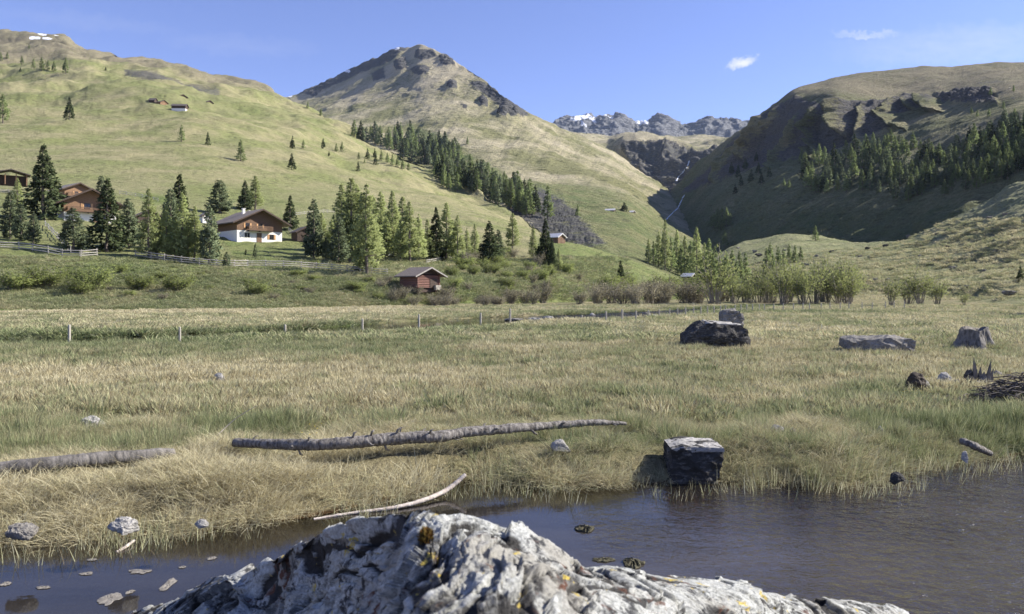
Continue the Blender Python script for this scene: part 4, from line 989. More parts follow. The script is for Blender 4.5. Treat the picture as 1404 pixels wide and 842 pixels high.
# the log barn at the foot of the bank
bd = 110.0; x = GX(587, bd); z = CAMZ+(HY-395)/FPX*bd
barn = tag(empty('log_barn', (x, bd, z), R(46)), 'old reddish log barn with shingle roof at the foot of the bank', 'barn')
lw = MB()
for k in range(8):       # stacked round logs with crossed corners
    h = .12+k*.235
    lw.tube([(-2.15, 0, h), (2.15, 0, h)], .125, 8); lw.tube([(-2.0, -.2, h+.117), (-2.0, 3.9, h+.117)], .125, 8); lw.tube([(2.0, -.2, h+.117), (2.0, 3.9, h+.117)], .125, 8); lw.tube([(-2.15, 3.7, h), (2.15, 3.7, h)], .125, 8)
lw.build('log_wall', M_LOGW, barn)
MB().box(-1.88, 1.88, .13, 3.57, -.6, 1.85).build('back_boarding', M_WOODD, barn)
MB().prism([(-2.0, 2.0), (2.0, 2.0), (0, 2.88)], .05, .14).build('gable', M_WOODD, barn)
MB().prism([(-2.95, 1.60), (0, 2.92), (2.95, 1.60), (2.95, 1.74), (0, 3.08), (-2.95, 1.74)], -.85, 4.3).build('roof', M_SHINGB, barn)
MB().prism([(-2.97, 1.52), (0, 2.84), (2.97, 1.52), (2.97, 1.70), (0, 3.03), (-2.97, 1.70)], -.90, -.853).build('barge_board', M_GREYW, barn)
MB().box(.25, 1.6, -.16, -.03, .05, 1.35).build('doorway', M_WOODD, barn)
MB().box(.95, 1.95, -.62, -.17, -.25, .42).build('feed_box', M_POSTW, barn)
hut = chalet('small_hut', 'small red brown hut with bright tin roof on the knoll beside a black spruce', 770, 333, 236, R(52), 3.6, 4.2, 0, 2.0, 1.0, .45, (M_WOOD, M_WOOD, M_TIN), (), (.2, .9, 1.6), None, (), 'hut')
chalet('small_hut', 'little barn with pale roof at the far right end of the knoll', 951, 390, 258, R(58), 3.0, 3.8, 0, 2.3, .9, .4, (M_WOODD, M_WOODD, M_TIN), (), None, None, (), 'barn')
for px, b, d, yw, w_, L, lab in ((842.5, 290.5, 700, 75, 5, 8, 'left of two far farm huts with pale roofs in the upper valley'), (869, 292, 695, 62, 5.5, 9, 'right of two far farm huts with pale roofs in the upper valley')):
    loc, _ = hit(px, b); d = loc.y
    chalet('farm_hut', lab, px, b, d, R(yw), w_, L*d/700, 0, 1.5, 1.3, .7, (M_WOODD, M_WOODD, M_TIN), (), None, None, (), 'hut', group='far farm huts in the valley')
plant(S, 856, 277, 290, 'dark round tree between the two far farm huts', None, 1.9, near=False)
for px, b, yw, w_, L, hl, mt, lab in ((213.5, 141, 60, 3.5, 4, 0, M_WOODD, 'low dark alpine hut, leftmost of five on the upper slope'), (225, 144, 35, 6, 6, 0, M_WOODO, 'orange brown alpine hut, second from left on the upper slope'),
                                      (251, 133.5, 30, 7, 6, 0, M_WOODD, 'highest dark alpine hut of the five on the upper slope'), (256, 151.5, 70, 5, 9, .8, M_WOODD, 'long dark alpine hut on a white base on the upper slope'), (288, 142.5, 40, 5.5, 5, 0, M_WOODD, 'small alpine hut, rightmost of five on the upper slope')):
    loc, _ = hit(px, b); chalet('alpine_hut', lab, px, b, loc.y, R(yw), w_, L, hl, 1.8, 1.5, .6, (M_LIME, mt, M_SHINGD), (), None, None, (), 'hut', group='alpine huts on the upper slope')

# ------------------------------------------------------------------ fences
def rail_fence(label, line, nrail=3, h=1.0, step=2.4, mat=None, group='rail fences by the chalets'):
    P = []
    for k in range(len(line)-1):
        (x0, y0), (x1, y1) = line[k], line[k+1]; n = max(2, int(math.hypot(x1-x0, y1-y0)/3))
        for j in range(n): P.append((x0+(x1-x0)*j/n, y0+(y1-y0)*j/n))
    P.append(line[-1]); Q = [hit(*p)[0] for p in P]; Q = [q for q in Q if q]
    pts = [Q[0]]
    for q in Q[1:]:
        if (q-pts[-1]).length >= step: pts.append(q)
    pts = pts[:98]
    root = empty('rail_fence', pts[0]); tag(root, label, 'fence', group); o = pts[0]; r = random.Random(len(pts))
    for p in pts:
        t = r.uniform(-.05, .05); MB().tube([tuple(p-o+Vector((0, 0, -.3))), tuple(p-o+Vector((t, t, h+.12)))], .06, 6).build('post', mat or M_GREYW, root)
    for k in range(nrail):
        z = h*(k+.75)/nrail; b = MB()
        for a, c in zip(pts[:-1], pts[1:]):
            dv = (c-a)*.06; b.tube([tuple(a-o-dv+Vector((0, -.08, z+r.uniform(-.05, .05)))), tuple(c-o+dv+Vector((0, -.08, z+r.uniform(-.05, .05))))], .065, 5)
        b.build('rail', mat or M_GREYW, root)
rail_fence('weathered rail fence along the bank top, left section ending at the pines', [(-30, 340), (20, 341), (60, 346), (95, 354), (130, 351), (152, 350)])
rail_fence('long weathered rail fence under the chalet lawn, running right to the log barn', [(186, 352), (240, 360), (300, 366), (380, 366), (440, 369), (500, 375), (546, 379)])
rail_fence('short rail fence climbing from the bank top towards the tallest spruce', [(62, 310), (78, 327), (97, 347)], 2)
rail_fence('rail fence on the grass uphill behind the ragged spruce', [(164, 266), (195, 271), (223, 278)], 2)
rail_fence('rail fence up on the grass right of the dark shed', [(405, 296), (440, 292), (464, 292)], 2)
rail_fence('pale fence boards below the open timber hut', [(-20, 264), (12, 265), (38, 274)], 3)
rail_fence('slanting rail fence from the white chalet down to the pines', [(396, 318), (412, 328), (424, 337)], 2)
rail_fence('pale pole rail crossing the shrubby bank above the log barn', [(585, 361), (620, 355), (653, 350)], 2, .7)
def meadow_post(px, top, base, label, group='posts standing across the meadow', r=.055, tilt=0.0):
    p = on_plane(px, base, 0); x, d = p.x, p.y; z = float(ground_z(np.array([x]), np.array([d]))[0]); h = CAMZ+(HY-top)/FPX*d-z
    b = MB().tube([(0, 0, -.3), (tilt*.5, 0, h*.5), (tilt, 0, h-.04), (tilt, 0, h)], [r*1.05, r, r*.95, r*.7], 8)
    o = b.build('fence_post', M_POSTW); o.location = (x, d, z); tag(o, label, 'post', group); return o
CLEAR = []    # places where the tufts stay thin: (polyline, radius)
for px, t, b, r, lab in ((95, 445, 468, .075, 'pale meadow post nearest the left edge'), (246.5, 448, 471, .06, 'small pale meadow post, second from the left'), (391, 445, 464, .07, 'pale meadow post, third from the left'),
                         (497, 437, 457, .07, 'pale meadow post at the left end of the brook'), (574.5, 431, 452, .075, 'pale meadow post straight below the log barn'), (659, 429, 449, .08, 'stout pale meadow post left of the tallest one'),
                         (699.5, 423, 446, .08, 'tallest pale meadow post in the middle of the row'), (831, 427, 441, .08, 'pale post right of the pale stones in the brook'), (853, 424, 441, .09, 'dark leaning post beside the brook pool'),
                         (872, 426, 440, .07, 'post right of the dark leaning one by the brook pool'), (798, 432, 441, .08, 'short post stub among the brook stones'), (1126, 416, 424, .09, 'pale thick post in front of the willow thicket')):
    meadow_post(px, t, b, lab, r=r*.8, tilt=.02 if '-' in lab else .0)
for k, px in enumerate((889, 904, 918, 929, 940, 951, 961, 970, 979, 988, 995, 1008, 1016, 1024, 1032, 1041, 1048, 1061, 1074, 1088, 1101, 1110, 1138, 1152, 1164, 1182, 1196, 1214, 1226, 1240)):
    b = 436-(px-889)*.06 if px < 1010 else 428.5-(px-1010)*.02
    meadow_post(px, b-11, b, 'thin far post in the fence row before the willow thicket', 'far fence posts before the willows', r=.055)
wire = MB()
prev = None
for px in (889, 929, 970, 1008, 1048, 1101, 1152, 1196, 1240):
    b = 436-(px-889)*.06 if px < 1010 else 428.5-(px-1010)*.02; p = on_plane(px, b, 0); p = Vector((p.x, p.y-.07, .85))
    if prev: wire.tube([tuple(prev), tuple(p)], .004, 3)
    prev = p
tag(wire.build('fence_wire', M_WOODD), 'thin wire strung along the far fence posts', 'wire')

# ------------------------------------------------------------------ rocks, stumps, driftwood
def rock_material(name, c1, c2, c3, sc=3.0, lich=.0, bump=.6):
    m, nt, out = new_mat(name); g = N(nt); p = g.obj()
    n1 = g.noise(p, sc, 7, .68); n2 = g.noise(g.scaled(p, (1, 1, 3)), sc*3.3, 7, .72)
    col = g.mix(g.rng(n1, .36, .64), c1, c2); col = g.mix(g.rng(n2, .5, .66), col, c3)
    if lich: col = g.mix(g.math('MULTIPLY', g.rng(g.noise(p, sc*2.1, 5, .6), .58, .64), lich), col, (.45, .30, .05))
    b = g.n('ShaderNodeBsdfPrincipled', Base__Color=col, Roughness=.92, Normal=g.n('ShaderNodeBump', Strength=bump, Distance=.06/sc*3, Height=g.math('ADD', n1, g.math('MULTIPLY', n2, .5))))
    b.inputs['Specular IOR Level'].default_value = .25
    g.link(b.outputs[0], out.inputs[0]); return m
M_SLATE = rock_material('dark_slate_shade', (.026, .025, .022), (.058, .054, .049), (.14, .132, .12), 2.0)  # dark crusted stone; shade of the boulder fronts is put into it too
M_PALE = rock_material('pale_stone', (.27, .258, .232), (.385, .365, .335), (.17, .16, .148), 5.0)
M_GREYR = rock_material('grey_stone', (.15, .138, .12), (.27, .25, .22), (.07, .064, .058), 3.0)
M_BED = rock_material('wet_bed_stone', (.13, .095, .06), (.22, .17, .115), (.07, .05, .035), 6.0)
M_DEAD = bark_material('weathered_stump_wood', (.055, .05, .044), (.22, .20, .178), 9, 1.0)
M_LOGB = bark_material('flaky_grey_bark', (.035, .028, .024), (.29, .265, .235), 20, 1.0)
M_STICK = bark_material('bleached_stick', (.32, .26, .22), (.55, .49, .43), 14, .5)
def hull_rock(name, pts, mat, label, cat, group=None, amp=.05, nsc=2.0, cuts=3, seed=0, parent=None):
    bm = bmesh.new()
    c = sum((Vector(p) for p in pts), Vector())/len(pts); c.z = min(p[2] for p in pts)
    for p in pts: bm.verts.new(Vector(p)-c)
    res = bmesh.ops.convex_hull(bm, input=bm.verts); bmesh.ops.delete(bm, geom=[v for v in bm.verts if not v.link_faces], context='VERTS')
    size = max((Vector(p)-c).length for p in pts)
    for _ in range(7):
        ed = [e for e in bm.edges if e.calc_length() > size*.085]
        if not ed or len(bm.verts) > 6000: break
        bmesh.ops.subdivide_edges(bm, edges=ed, cuts=1); bmesh.ops.triangulate(bm, faces=[f for f in bm.faces if len(f.verts) > 4])
    bmesh.ops.triangulate(bm, faces=bm.faces)
    bm.normal_update(); V = np.array([v.co[:] for v in bm.verts]); Nn = np.array([v.normal[:] for v in bm.verts])
    dsp = (fbm(V*nsc/size+seed*3.7, 5)*.6+.5*(ridged(V*nsc*1.4/size*np.array([1, 1, 2.2])+seed, 4)-.7))*amp
    V = V+Nn*dsp[:, None]
    for v, q in zip(bm.verts, V): v.co = q
    me = bpy.data.meshes.new(name); bm.to_mesh(me); bm.free()
    o = link_mesh(name, me, mat, parent, smooth=True); o.location = c
    me.polygons.foreach_set('use_smooth', np.zeros(len(me.polygons), bool))
    return tag(o, label, cat, group) if label else o
def outline_rock(name, front, d, thick, mat, label, cat='boulder', back_lift=.0, back_in=.06, rooted=True, **kw):
    """an outline seen on the near face, with its own depth behind it"""
    P = [W(x, y, d) for x, y in front]; cx_ = sum(p.x for p in P)/len(P); zt = max(p.z for p in P); zb = min(p.z for p in P)
    B_ = []
    for p in P:
        up = (p.z-zb)/(zt-zb+1e-6); B_.append((cx_+(p.x-cx_)*(1-back_in)+.0, p.y+thick, p.z+back_lift*up))
    F2 = [(p.x, p.y, p.z) for p in P]+B_+([(cx_, d-.12*thick, zb+.45*(zt-zb))] if rooted else [])
    zb2 = min(q[2] for q in F2)
    if rooted: F2 += [(q[0], q[1]+.02, q[2]-.18) for q in F2 if q[2] < zb2+.12]
    return hull_rock(name, F2, mat, label, cat, **kw)
dd = 28.6
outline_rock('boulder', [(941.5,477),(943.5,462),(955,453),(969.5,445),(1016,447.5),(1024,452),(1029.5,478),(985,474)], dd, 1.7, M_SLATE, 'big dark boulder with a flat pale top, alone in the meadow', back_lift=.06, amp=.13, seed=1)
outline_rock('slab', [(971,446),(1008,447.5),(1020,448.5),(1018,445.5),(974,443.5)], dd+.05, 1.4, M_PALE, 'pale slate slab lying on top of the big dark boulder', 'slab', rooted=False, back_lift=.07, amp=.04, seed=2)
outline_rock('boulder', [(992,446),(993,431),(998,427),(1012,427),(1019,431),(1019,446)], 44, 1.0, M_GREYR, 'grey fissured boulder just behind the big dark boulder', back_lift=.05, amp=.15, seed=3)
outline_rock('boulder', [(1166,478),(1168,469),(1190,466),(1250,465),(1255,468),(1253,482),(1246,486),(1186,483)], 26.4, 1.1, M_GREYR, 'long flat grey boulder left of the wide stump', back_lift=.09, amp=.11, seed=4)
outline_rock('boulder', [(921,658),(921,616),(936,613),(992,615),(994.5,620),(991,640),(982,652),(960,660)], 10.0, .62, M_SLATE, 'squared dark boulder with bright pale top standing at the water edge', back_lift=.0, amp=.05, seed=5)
outline_rock('slab', [(921.5,616),(937,613),(970,613.5),(992,614.5),(994,619),(975,618),(950,620),(930,619)], 9.98, .60, M_PALE, 'pale slab for the sunlit top of the squared boulder at the water edge', 'slab', rooted=False, back_lift=.01, back_in=.03, amp=.02, seed=6)  # lit top of the boulder put in as a pale slab
def on_ground(px, py, z0=0.0):
    p = on_plane(px, py, z0)
    for _ in range(6): p = on_plane(px, py, float(ground_z(np.array([p.x]), np.array([p.y]))[0]))
    return p
def stone(px0, px1, top, base, mat, label, cat='stone', group='pale stones around the pond', seed=0, z0=0.0, cl=True, name='stone', amp=.12):
    r = random.Random(seed*31+int(px0)); p = on_ground((px0+px1)/2, base, z0); d = p.y; w = (px1-px0)/FPX*d; h = (base-top)/FPX*d
    pts = []
    for k in range(26):
        a = r.uniform(0, 6.283); e_ = r.uniform(-.5, 1.4); q = math.cos(e_)*r.uniform(.88, 1)
        pts.append((p.x+math.cos(a)*q*w/2, p.y+w*.3+math.sin(a)*q*w*.34, p.z+h*math.sin(e_)*(.85 if math.sin(a) < 0 else 1)))
    if cl: CLEAR.append(([(p.x-w/2, p.y-.12), (p.x+w/2, p.y-.12)], .15))
    return hull_rock(name, pts, mat, label, cat, group, amp=amp*w*.5, nsc=2.2, seed=seed)
for a in ((138, 186, 714, 730, M_PALE, 'pale pointed stone in the bank at lower left'), (264, 284, 714, 722, M_PALE, 'small pale stone at the waterline left of the driftwood stick'), (-6, 46, 722, 737, M_GREYR, 'brownish stone in the bank corner at lower left'),
          (289, 307, 508, 524, M_PALE, 'pale upright stone in the open meadow at left'), (96, 138, 572, 588, M_PALE, 'flat tan stone in the grass above the grey log'), (1055, 1082, 583, 597, M_PALE, 'pale stone in the grass right of the squared boulder'), (1082, 1094, 586, 597, M_GREYR, 'small grey stone touching a pale one in the grass'),
          (1203, 1214, 584, 595, M_PALE, 'small white stone in the grass below the flat boulder'), (1319, 1330, 618, 631, M_PALE, 'small white stone at the waterline at right'), (1221, 1245, 648, 660, M_SLATE, 'dark wet stone lying in the water at right'),
          (1286, 1313, 511, 527, M_PALE, 'pale stone left of the splintered stump'), (1280, 1292, 548, 556, M_PALE, 'tiny pale stone among yellow flowers'), (752, 784, 604, 618, M_PALE, 'whitish stone hidden in the grass right of the log')):
    stone(*a, seed=len(a[5]), amp=.1)
for px0, px1, t, b, m in ((744, 760, 433, 437, M_PALE), (766, 784, 433, 438, M_PALE), (788, 798, 434, 439, M_GREYR), (806, 818, 429, 436, M_PALE), (880, 896, 428, 435, M_GREYR), (894, 902, 431, 436, M_PALE), (488, 494, 450, 455, M_PALE), (600, 640, 447, 449, M_GREYR), (720, 745, 436, 438.5, M_PALE), (690, 720, 437, 439, M_GREYR)):
    stone(px0, px1, t, b, m, 'stone at the edge of the brook beyond the meadow posts', group='stones along the brook', seed=int(px0), cl=False)
r = random.Random(77)
for k in range(26):      # stones lying on the bed of the shallows
    px = r.choice((r.uniform(10, 420), r.uniform(560, 900))); x0 = r.uniform(-5.6, 2.2); y0 = float(shore_y(np.array([x0]))[0])-r.uniform(.15, 1.5); zb = float(ground_z(np.array([x0]), np.array([y0]))[0]); w = r.uniform(.07, .22); h = r.uniform(.03, .07)
    if -.4 < x0 and y0 < 7: continue
    pts = [(x0+math.cos(a)*math.cos(e_)*w/2, y0+math.sin(a)*math.cos(e_)*w*.4, zb+h*math.sin(e_)) for a, e_ in [(r.uniform(0, 6.283), r.uniform(-.4, 1.4)) for _ in range(22)]]
    hull_rock('stone', pts, M_BED, 'brownish stone under the water in the shallows', 'stone', 'stones on the pond bed', amp=.012, seed=k)
def tube_mesh(name, pts, rad, mat, label=None, cat=None, group=None, seg=14, rough=.12, seed=0, parent=None, extra=None):
    P = [Vector(p) for p in pts]; K = 300; Q = []; Rr = []
    for i in range(K+1):
        t = i/K*(len(P)-1); k = min(int(t), len(P)-2); f = t-k
        p0, p1, p2, p3 = P[max(k-1, 0)], P[k], P[k+1], P[min(k+2, len(P)-1)]
        Q.append(.5*((2*p1)+(p2-p0)*f+(2*p0-5*p1+4*p2-p3)*f*f+(3*p1-p0-3*p2+p3)*f**3)); Rr.append(rad[k]*(1-f)+rad[k+1]*f)
    bm = bmesh.new(); tube_bm(bm, Q, Rr, seg)
    if extra: extra(bm, Q, Rr)
    bm.normal_update(); V = np.array([v.co[:] for v in bm.verts]); Nn = np.array([v.normal[:] for v in bm.verts]); rm = float(np.mean(Rr))
    V = V+Nn*((fbm(V*.28/rm+seed, 2)*.5*rough*rm+fbm(V*1.5/rm+seed, 4)*.42*rough*rm+ridged(V*2.4/rm+seed, 3)*rough*rm*.22))[:, None]
    for v, q in zip(bm.verts, V): v.co = q
    me = bpy.data.meshes.new(name); bm.to_mesh(me); bm.free(); o = link_mesh(name, me, mat, parent, smooth=True)
    return tag(o, label, cat, group) if label else o
def stubs(n, seed, L=.16, r0=.02):
    def f(bm, Q, Rr):
        r = random.Random(seed)
        for _ in range(n):
            i = r.randrange(3, len(Q)-4); t = (Q[i+1]-Q[i-1]).normalized(); a = Vector((r.uniform(-1, 1), r.uniform(-1, 1), r.uniform(-.9, 1))); a = (a-t*a.dot(t)).normalized()
            p = Q[i]+a*Rr[i]*.6; tube_bm(bm, [p, p+a*(L*.5+Rr[i])+t*.03, p+a*(L*r.uniform(.5, 1.3)+Rr[i])+t*.06], [r0, r0*.7, r0*.35], 5)
    return f
LOGP = [on_plane(a, b, z) for a, b, z in ((322, 607, .10), (380, 609, .14), (440, 609, .17), (500, 605, .19), (548, 601, .20), (600, 599, .20), (640, 592.5, .22), (700, 587.5, .22), (760, 583, .20), (815, 579.5, .20), (858, 581, .15))]
lg = tube_mesh('fallen_log', LOGP, [.055, .065, .07, .073, .078, .078, .064, .060, .050, .038, .022], M_LOGB, 'long fallen log with flaky grey bark lying along the bank', 'log', rough=.40, extra=stubs(22, 4, .035, .012), seed=3)
CLEAR.append(([(p.x, p.y-.28) for p in LOGP], .40))
LOG2 = [on_plane(a, b, z) for a, b, z in ((-90, 655, .06), (-20, 645, .08), (60, 637, .10), (140, 629, .10), (200, 624, .08), (238, 620, .05))]
tube_mesh('fallen_log', LOG2, [.07, .08, .085, .085, .075, .05], M_DEAD, 'bleached grey log half sunk in grass at the left edge', 'log', rough=.22, extra=stubs(4, 9, .03, .015), seed=7)
CLEAR.append(([(p.x, p.y-.28) for p in LOG2], .34))
STK = [on_plane(a, b, z) for a, b, z in ((430, 712, -.35), (480, 704, -.34), (540, 696, -.33), (580, 686, -.31), (612, 672, -.27), (638, 651, -.12))]
tube_mesh('driftwood_stick', STK, [.012, .016, .020, .024, .028, .022], M_STICK, 'bleached driftwood stick lying in the shallows below the long log', 'stick', rough=.35, seed=5)
tube_mesh('driftwood_stick', [on_plane(a, b, z) for a, b, z in ((1318, 604, .1), (1335, 611, .06), (1358, 622, -.15))], [.04, .05, .03], M_LOGB, 'grey driftwood piece at the waterline at right', 'stick', rough=.4, seed=8)
tube_mesh('straw_stem', [on_plane(a, b, z) for a, b, z in ((297, 598, .02), (322, 575, .25), (352, 556, .52))], [.006, .006, .004], M_STICK, 'long pale dead stem leaning out of the grass at left', 'stem', rough=.1, seg=6)
tube_mesh('driftwood_stick', [on_plane(a, b, z) for a, b, z in ((160, 757, -.345), (172, 750, -.335), (184, 741, -.32))], [.012, .016, .012], M_STICK, 'short pale stick in the water at lower left', 'stick', rough=.3, seg=8)
# wide weathered stump
def stump(name, px0, px1, top, base, label, seed, notch, flare=1.35, mat=M_DEAD):
    p = on_ground((px0+px1)/2, base); d = p.y; w = (px1-px0)/FPX*d/2; h = (base-top)/FPX*d
    nA, nH = 90, 30; ang = np.linspace(0, 2*np.pi, nA, endpoint=False); V = []
    topz = h*(.80+.20*notch(ang))
    for j in range(nH+1):
        t = j/nH; rr_ = w*(1+(flare-1)*(1-t)**2.2)/flare*(.82+.18*(1-t))
        lob = 1+.16*np.cos(ang*5+seed)*(1-t*.5)+.07*perlin(np.stack([np.cos(ang)*4, np.sin(ang)*4, ang*0+t*1.5+seed], -1))
        V.append(np.stack([np.cos(ang)*rr_*lob, np.sin(ang)*rr_*lob*.85, -.1+(topz+.1)*t], -1))
    for f in (.6, .1): V.append(np.stack([np.cos(ang)*w*.6*f, np.sin(ang)*w*.5*f, topz*(.55+.25*f)], -1))
    V = np.array(V); rows = len(V); me = bpy.data.meshes.new(name); F = [(i*nA+k, i*nA+(k+1) % nA, (i+1)*nA+(k+1) % nA, (i+1)*nA+k) for i in range(rows-1) for k in range(nA)]
    F.append([(rows-1)*nA+k for k in range(nA)])
    Q = V.reshape(-1, 3); Q = Q+np.stack([perlin(Q*np.array([30, 30, 4])/max(w, .2)*.6), perlin(Q*np.array([30, 30, 4])/max(w, .2)*.6+9), Q[:, 0]*0], -1)*.035*w
    me.from_pydata(Q.tolist(), [], F); me.update(); o = link_mesh(name, me, mat, smooth=True); o.location = (p.x, p.y+w*.8, p.z); CLEAR.append(([(p.x-w, p.y-.2), (p.x+w, p.y-.2)], .3)); return tag(o, label, 'stump')
stump('tree_stump', 1319, 1377, 449, 477, 'wide weathered stump with a split top near the right edge', 2.0, lambda a: np.clip(.55+.6*np.cos(a-.2)+.45*np.cos(3*a+1), -.6, 1))
p0 = on_ground(1345, 526); sp = MB(); r = random.Random(3)
def spike(x, w, h, lean, dy=0.0):
    n = 5; base = [(x+math.cos(k*1.256)*w, dy+math.sin(k*1.256)*w*.7, -.1) for k in range(n)]; mid = [(x+lean*.5+math.cos(k*1.256+.3)*w*.8, dy+math.sin(k*1.256+.3)*w*.5, h*r.uniform(.5, .62)) for k in range(n)]; tip = (x+lean, dy, h)
    a = [sp.bm.verts.new(q) for q in base]; b = [sp.bm.verts.new(q) for q in mid]; t = sp.bm.verts.new(tip)
    for k in range(n): sp.bm.faces.new((a[k], a[(k+1) % n], b[(k+1) % n], b[k])); sp.bm.faces.new((b[k], b[(k+1) % n], t))
for q in [(-.12, .06, .60, -.05), (-.07, .05, .50, -.02, .06), (-.02, .06, .40, .03, .02), (-.16, .05, .38, -.06, .03), (.19, .05, .57, .07, .04), (.15, .06, .47, .03, -.03), (.23, .05, .36, .10, .05), (.06, .10, .28, .02), (.02, .15, .2, .0)]+[(r.uniform(-.2, .28), r.uniform(.02, .05), r.uniform(.12, .34), r.uniform(-.06, .06), r.uniform(-.08, .08)) for _ in range(14)]: spike(*q)
ss = sp.build('splintered_stump', M_DEAD); ss.location = p0; tag(ss, 'splintered stump with two upright spikes beside the brush pile', 'stump'); CLEAR.append(([(p0.x-.4, p0.y-.25), (p0.x+1.6, p0.y-.25)], .4))
stone(1323, 1341, 507, 528, M_SLATE, 'dark rounded block left of the splintered stump', 'stone', None, seed=12)
# brush pile of dark twigs
p1 = on_ground(1398, 550); bp_ = MB(); r = random.Random(8)
for k in range(420):
    a = r.uniform(0, 6.28); x = r.gauss(0, .44); y = r.gauss(0, .32); z = max(0, .58*math.exp(-(x/.6)**2-(y/.5)**2))*r.uniform(.1, 1); L = r.uniform(.15, .55)
    dx, dy, dz = math.cos(a)*L, math.sin(a)*L*.7, r.uniform(-.12, .16)
    bp_.tube([(x-dx/2, y-dy/2, max(0, z-dz/2)), (x+r.uniform(-.03, .03), y, z+.03), (x+dx/2, y+dy/2, max(0, z+dz/2))], [r.uniform(.006, .014)]*2+[.004], 4)
bo = bp_.build('brush_pile', bark_material('dark_twigs', (.045, .036, .03), (.16, .135, .115), 12)); bo.location = p1; tag(bo, 'heap of dark tangled twigs at the right edge', 'brush pile'); CLEAR.append(([(p1.x-.9, p1.y-.3), (p1.x+1.2, p1.y-.3)], .55))
for a in ((1262, 1280, 522, 534, M_PALE, 'small pale stone at the foot of the peaty root clod'), (1306, 1322, 519, 530, M_GREYR, 'grey stone leaning on the pale stone by the splintered stump'), (1362, 1380, 508, 520, M_GREYR, 'grey stone at the left end of the brush pile'), (1338, 1352, 522, 532, M_PALE, 'pale stone at the foot of the splintered stump')):
    stone(*a, seed=len(a[5]), amp=.12)
stone(1244, 1278, 512, 538, plain('dark_peat', (.06, .045, .032), .95, .4), 'dark peaty root clod in the grass left of the pale stone', 'clod', None, seed=5, name='earth_clod', amp=.3)
# boulders on the rough pasture at right
rb = random.Random(17); cnt = 0
for px, py, w in ((1040, 352, 12), (1035, 346, 9), (1012, 341, 7), (1228, 386, 8), (1218, 384, 7), (1200, 384, 7), (1248, 326, 12), (1215, 338, 10), (1190, 342, 9), (1284, 322, 8), (1308, 369, 14), (1326, 394, 9), (1328, 396, 7), (1356, 300, 9), (1340, 318, 8), (1378, 296, 10), (1300, 340, 8), (1262, 352, 7), (1120, 352, 8), (1140, 346, 9), (1106, 364, 8), (1076, 344, 7), (1365, 345, 9), (1390, 330, 8), (1234, 362, 6), (1350, 372, 7), (1385, 407, 22), (1180, 352, 8)):
    loc, _ = hit(px, py)
    if loc is None: continue
    s = w/FPX*loc.y; r = random.Random(px); pts = [(loc.x+r.uniform(-.5, .5)*s, loc.y+r.uniform(-.3, .3)*s, loc.z-.1*s+r.choice((0, .25, .45, .5))*s*r.uniform(.7, 1)) for k in range(14)]
    hull_rock('boulder', pts, M_GREYR if r.random() < .6 else M_SLATE, 'weathered boulder lying on the rough pasture at right' if px != 1385 else 'low slanting rock outcrop on the pasture at the right edge', 'boulder', 'boulders on the rough pasture', amp=.06*s, seed=px)
tag(shrub('brush', 1248, 424, 429, 'x', None, 2.0, Vector((GX(1252, 88), 88, drop(GX(1252, 88), 88)))), 'small tangle of dry twigs on the yellow ground at right', 'bush')
r = random.Random(4); fl = bmesh.new()
for cx_, cy_, n, sp in ((1246, 548, 26, 16), (1264, 530, 12, 8), (430, 606, 8, 10), (1290, 535, 10, 14)):
    for k in range(n):
        p = on_ground(cx_+r.gauss(0, sp), cy_+r.gauss(0, 5)); z = p.z+r.uniform(.14, .24); q = r.uniform(.008, .014); vs = [fl.verts.new((p.x+math.cos(a*1.2566)*q, p.y+math.sin(a*1.2566)*q, z+r.uniform(0, .006))) for a in range(5)]; c0 = fl.verts.new((p.x, p.y, z-.006))
        for a in range(5): fl.faces.new((vs[a], vs[(a+1) % 5], c0))
me = bpy.data.meshes.new('yellow_flowers'); fl.to_mesh(me); fl.free(); tag(link_mesh('yellow_flowers', me, plain('yellow_petals', (.62, .48, .03), .6, .15)), 'tiny yellow flowers in the meadow grass', 'flowers', kind='stuff')
# water threads down the valley head
def ribbon(name, line, wpx, mat, label):
    bm = bmesh.new(); prev = None
    for px, py, k in line:
        loc, n = hit(px, py)
        if loc is None: continue
        loc = loc-Vector((0, 1, 0))*2.2+Vector((0, 0, .6)); w = wpx*k/FPX*loc.y/2; pr = (bm.verts.new(loc+Vector((-w, 0, 0))), bm.verts.new(loc+Vector((w, 0, 0))), bm.verts.new(loc+Vector((0, -w*.8, .3*w))))
        if prev:
            for i, j in ((0, 2), (2, 1)): bm.faces.new((prev[i], prev[j], pr[j], pr[i]))
        prev = pr
    me = bpy.data.meshes.new(name); bm.to_mesh(me); bm.free(); return tag(link_mesh(name, me, mat, smooth=True), label, kind='structure')
M_FOAM = plain('white_water', (.62, .66, .70), .5, .2, .05)
def dense(L, n=6):
    o = []
    for (x0, y0), (x1, y1) in zip(L[:-1], L[1:]):
        for j in range(n): t = j/n; o.append((x0+(x1-x0)*t+rr.uniform(-.4, .4), y0+(y1-y0)*t, rr.uniform(.5, 1.2)))
    return o
ribbon('waterfall', dense([(945, 221), (942, 229), (936, 237), (930, 243), (926, 250)]), 2.2, M_FOAM, 'thin white waterfall')
ribbon('mountain_stream', dense([(938, 268), (932, 280), (929, 286), (917, 297), (912, 303)]), 1.6, M_FOAM, 'thin white stream')
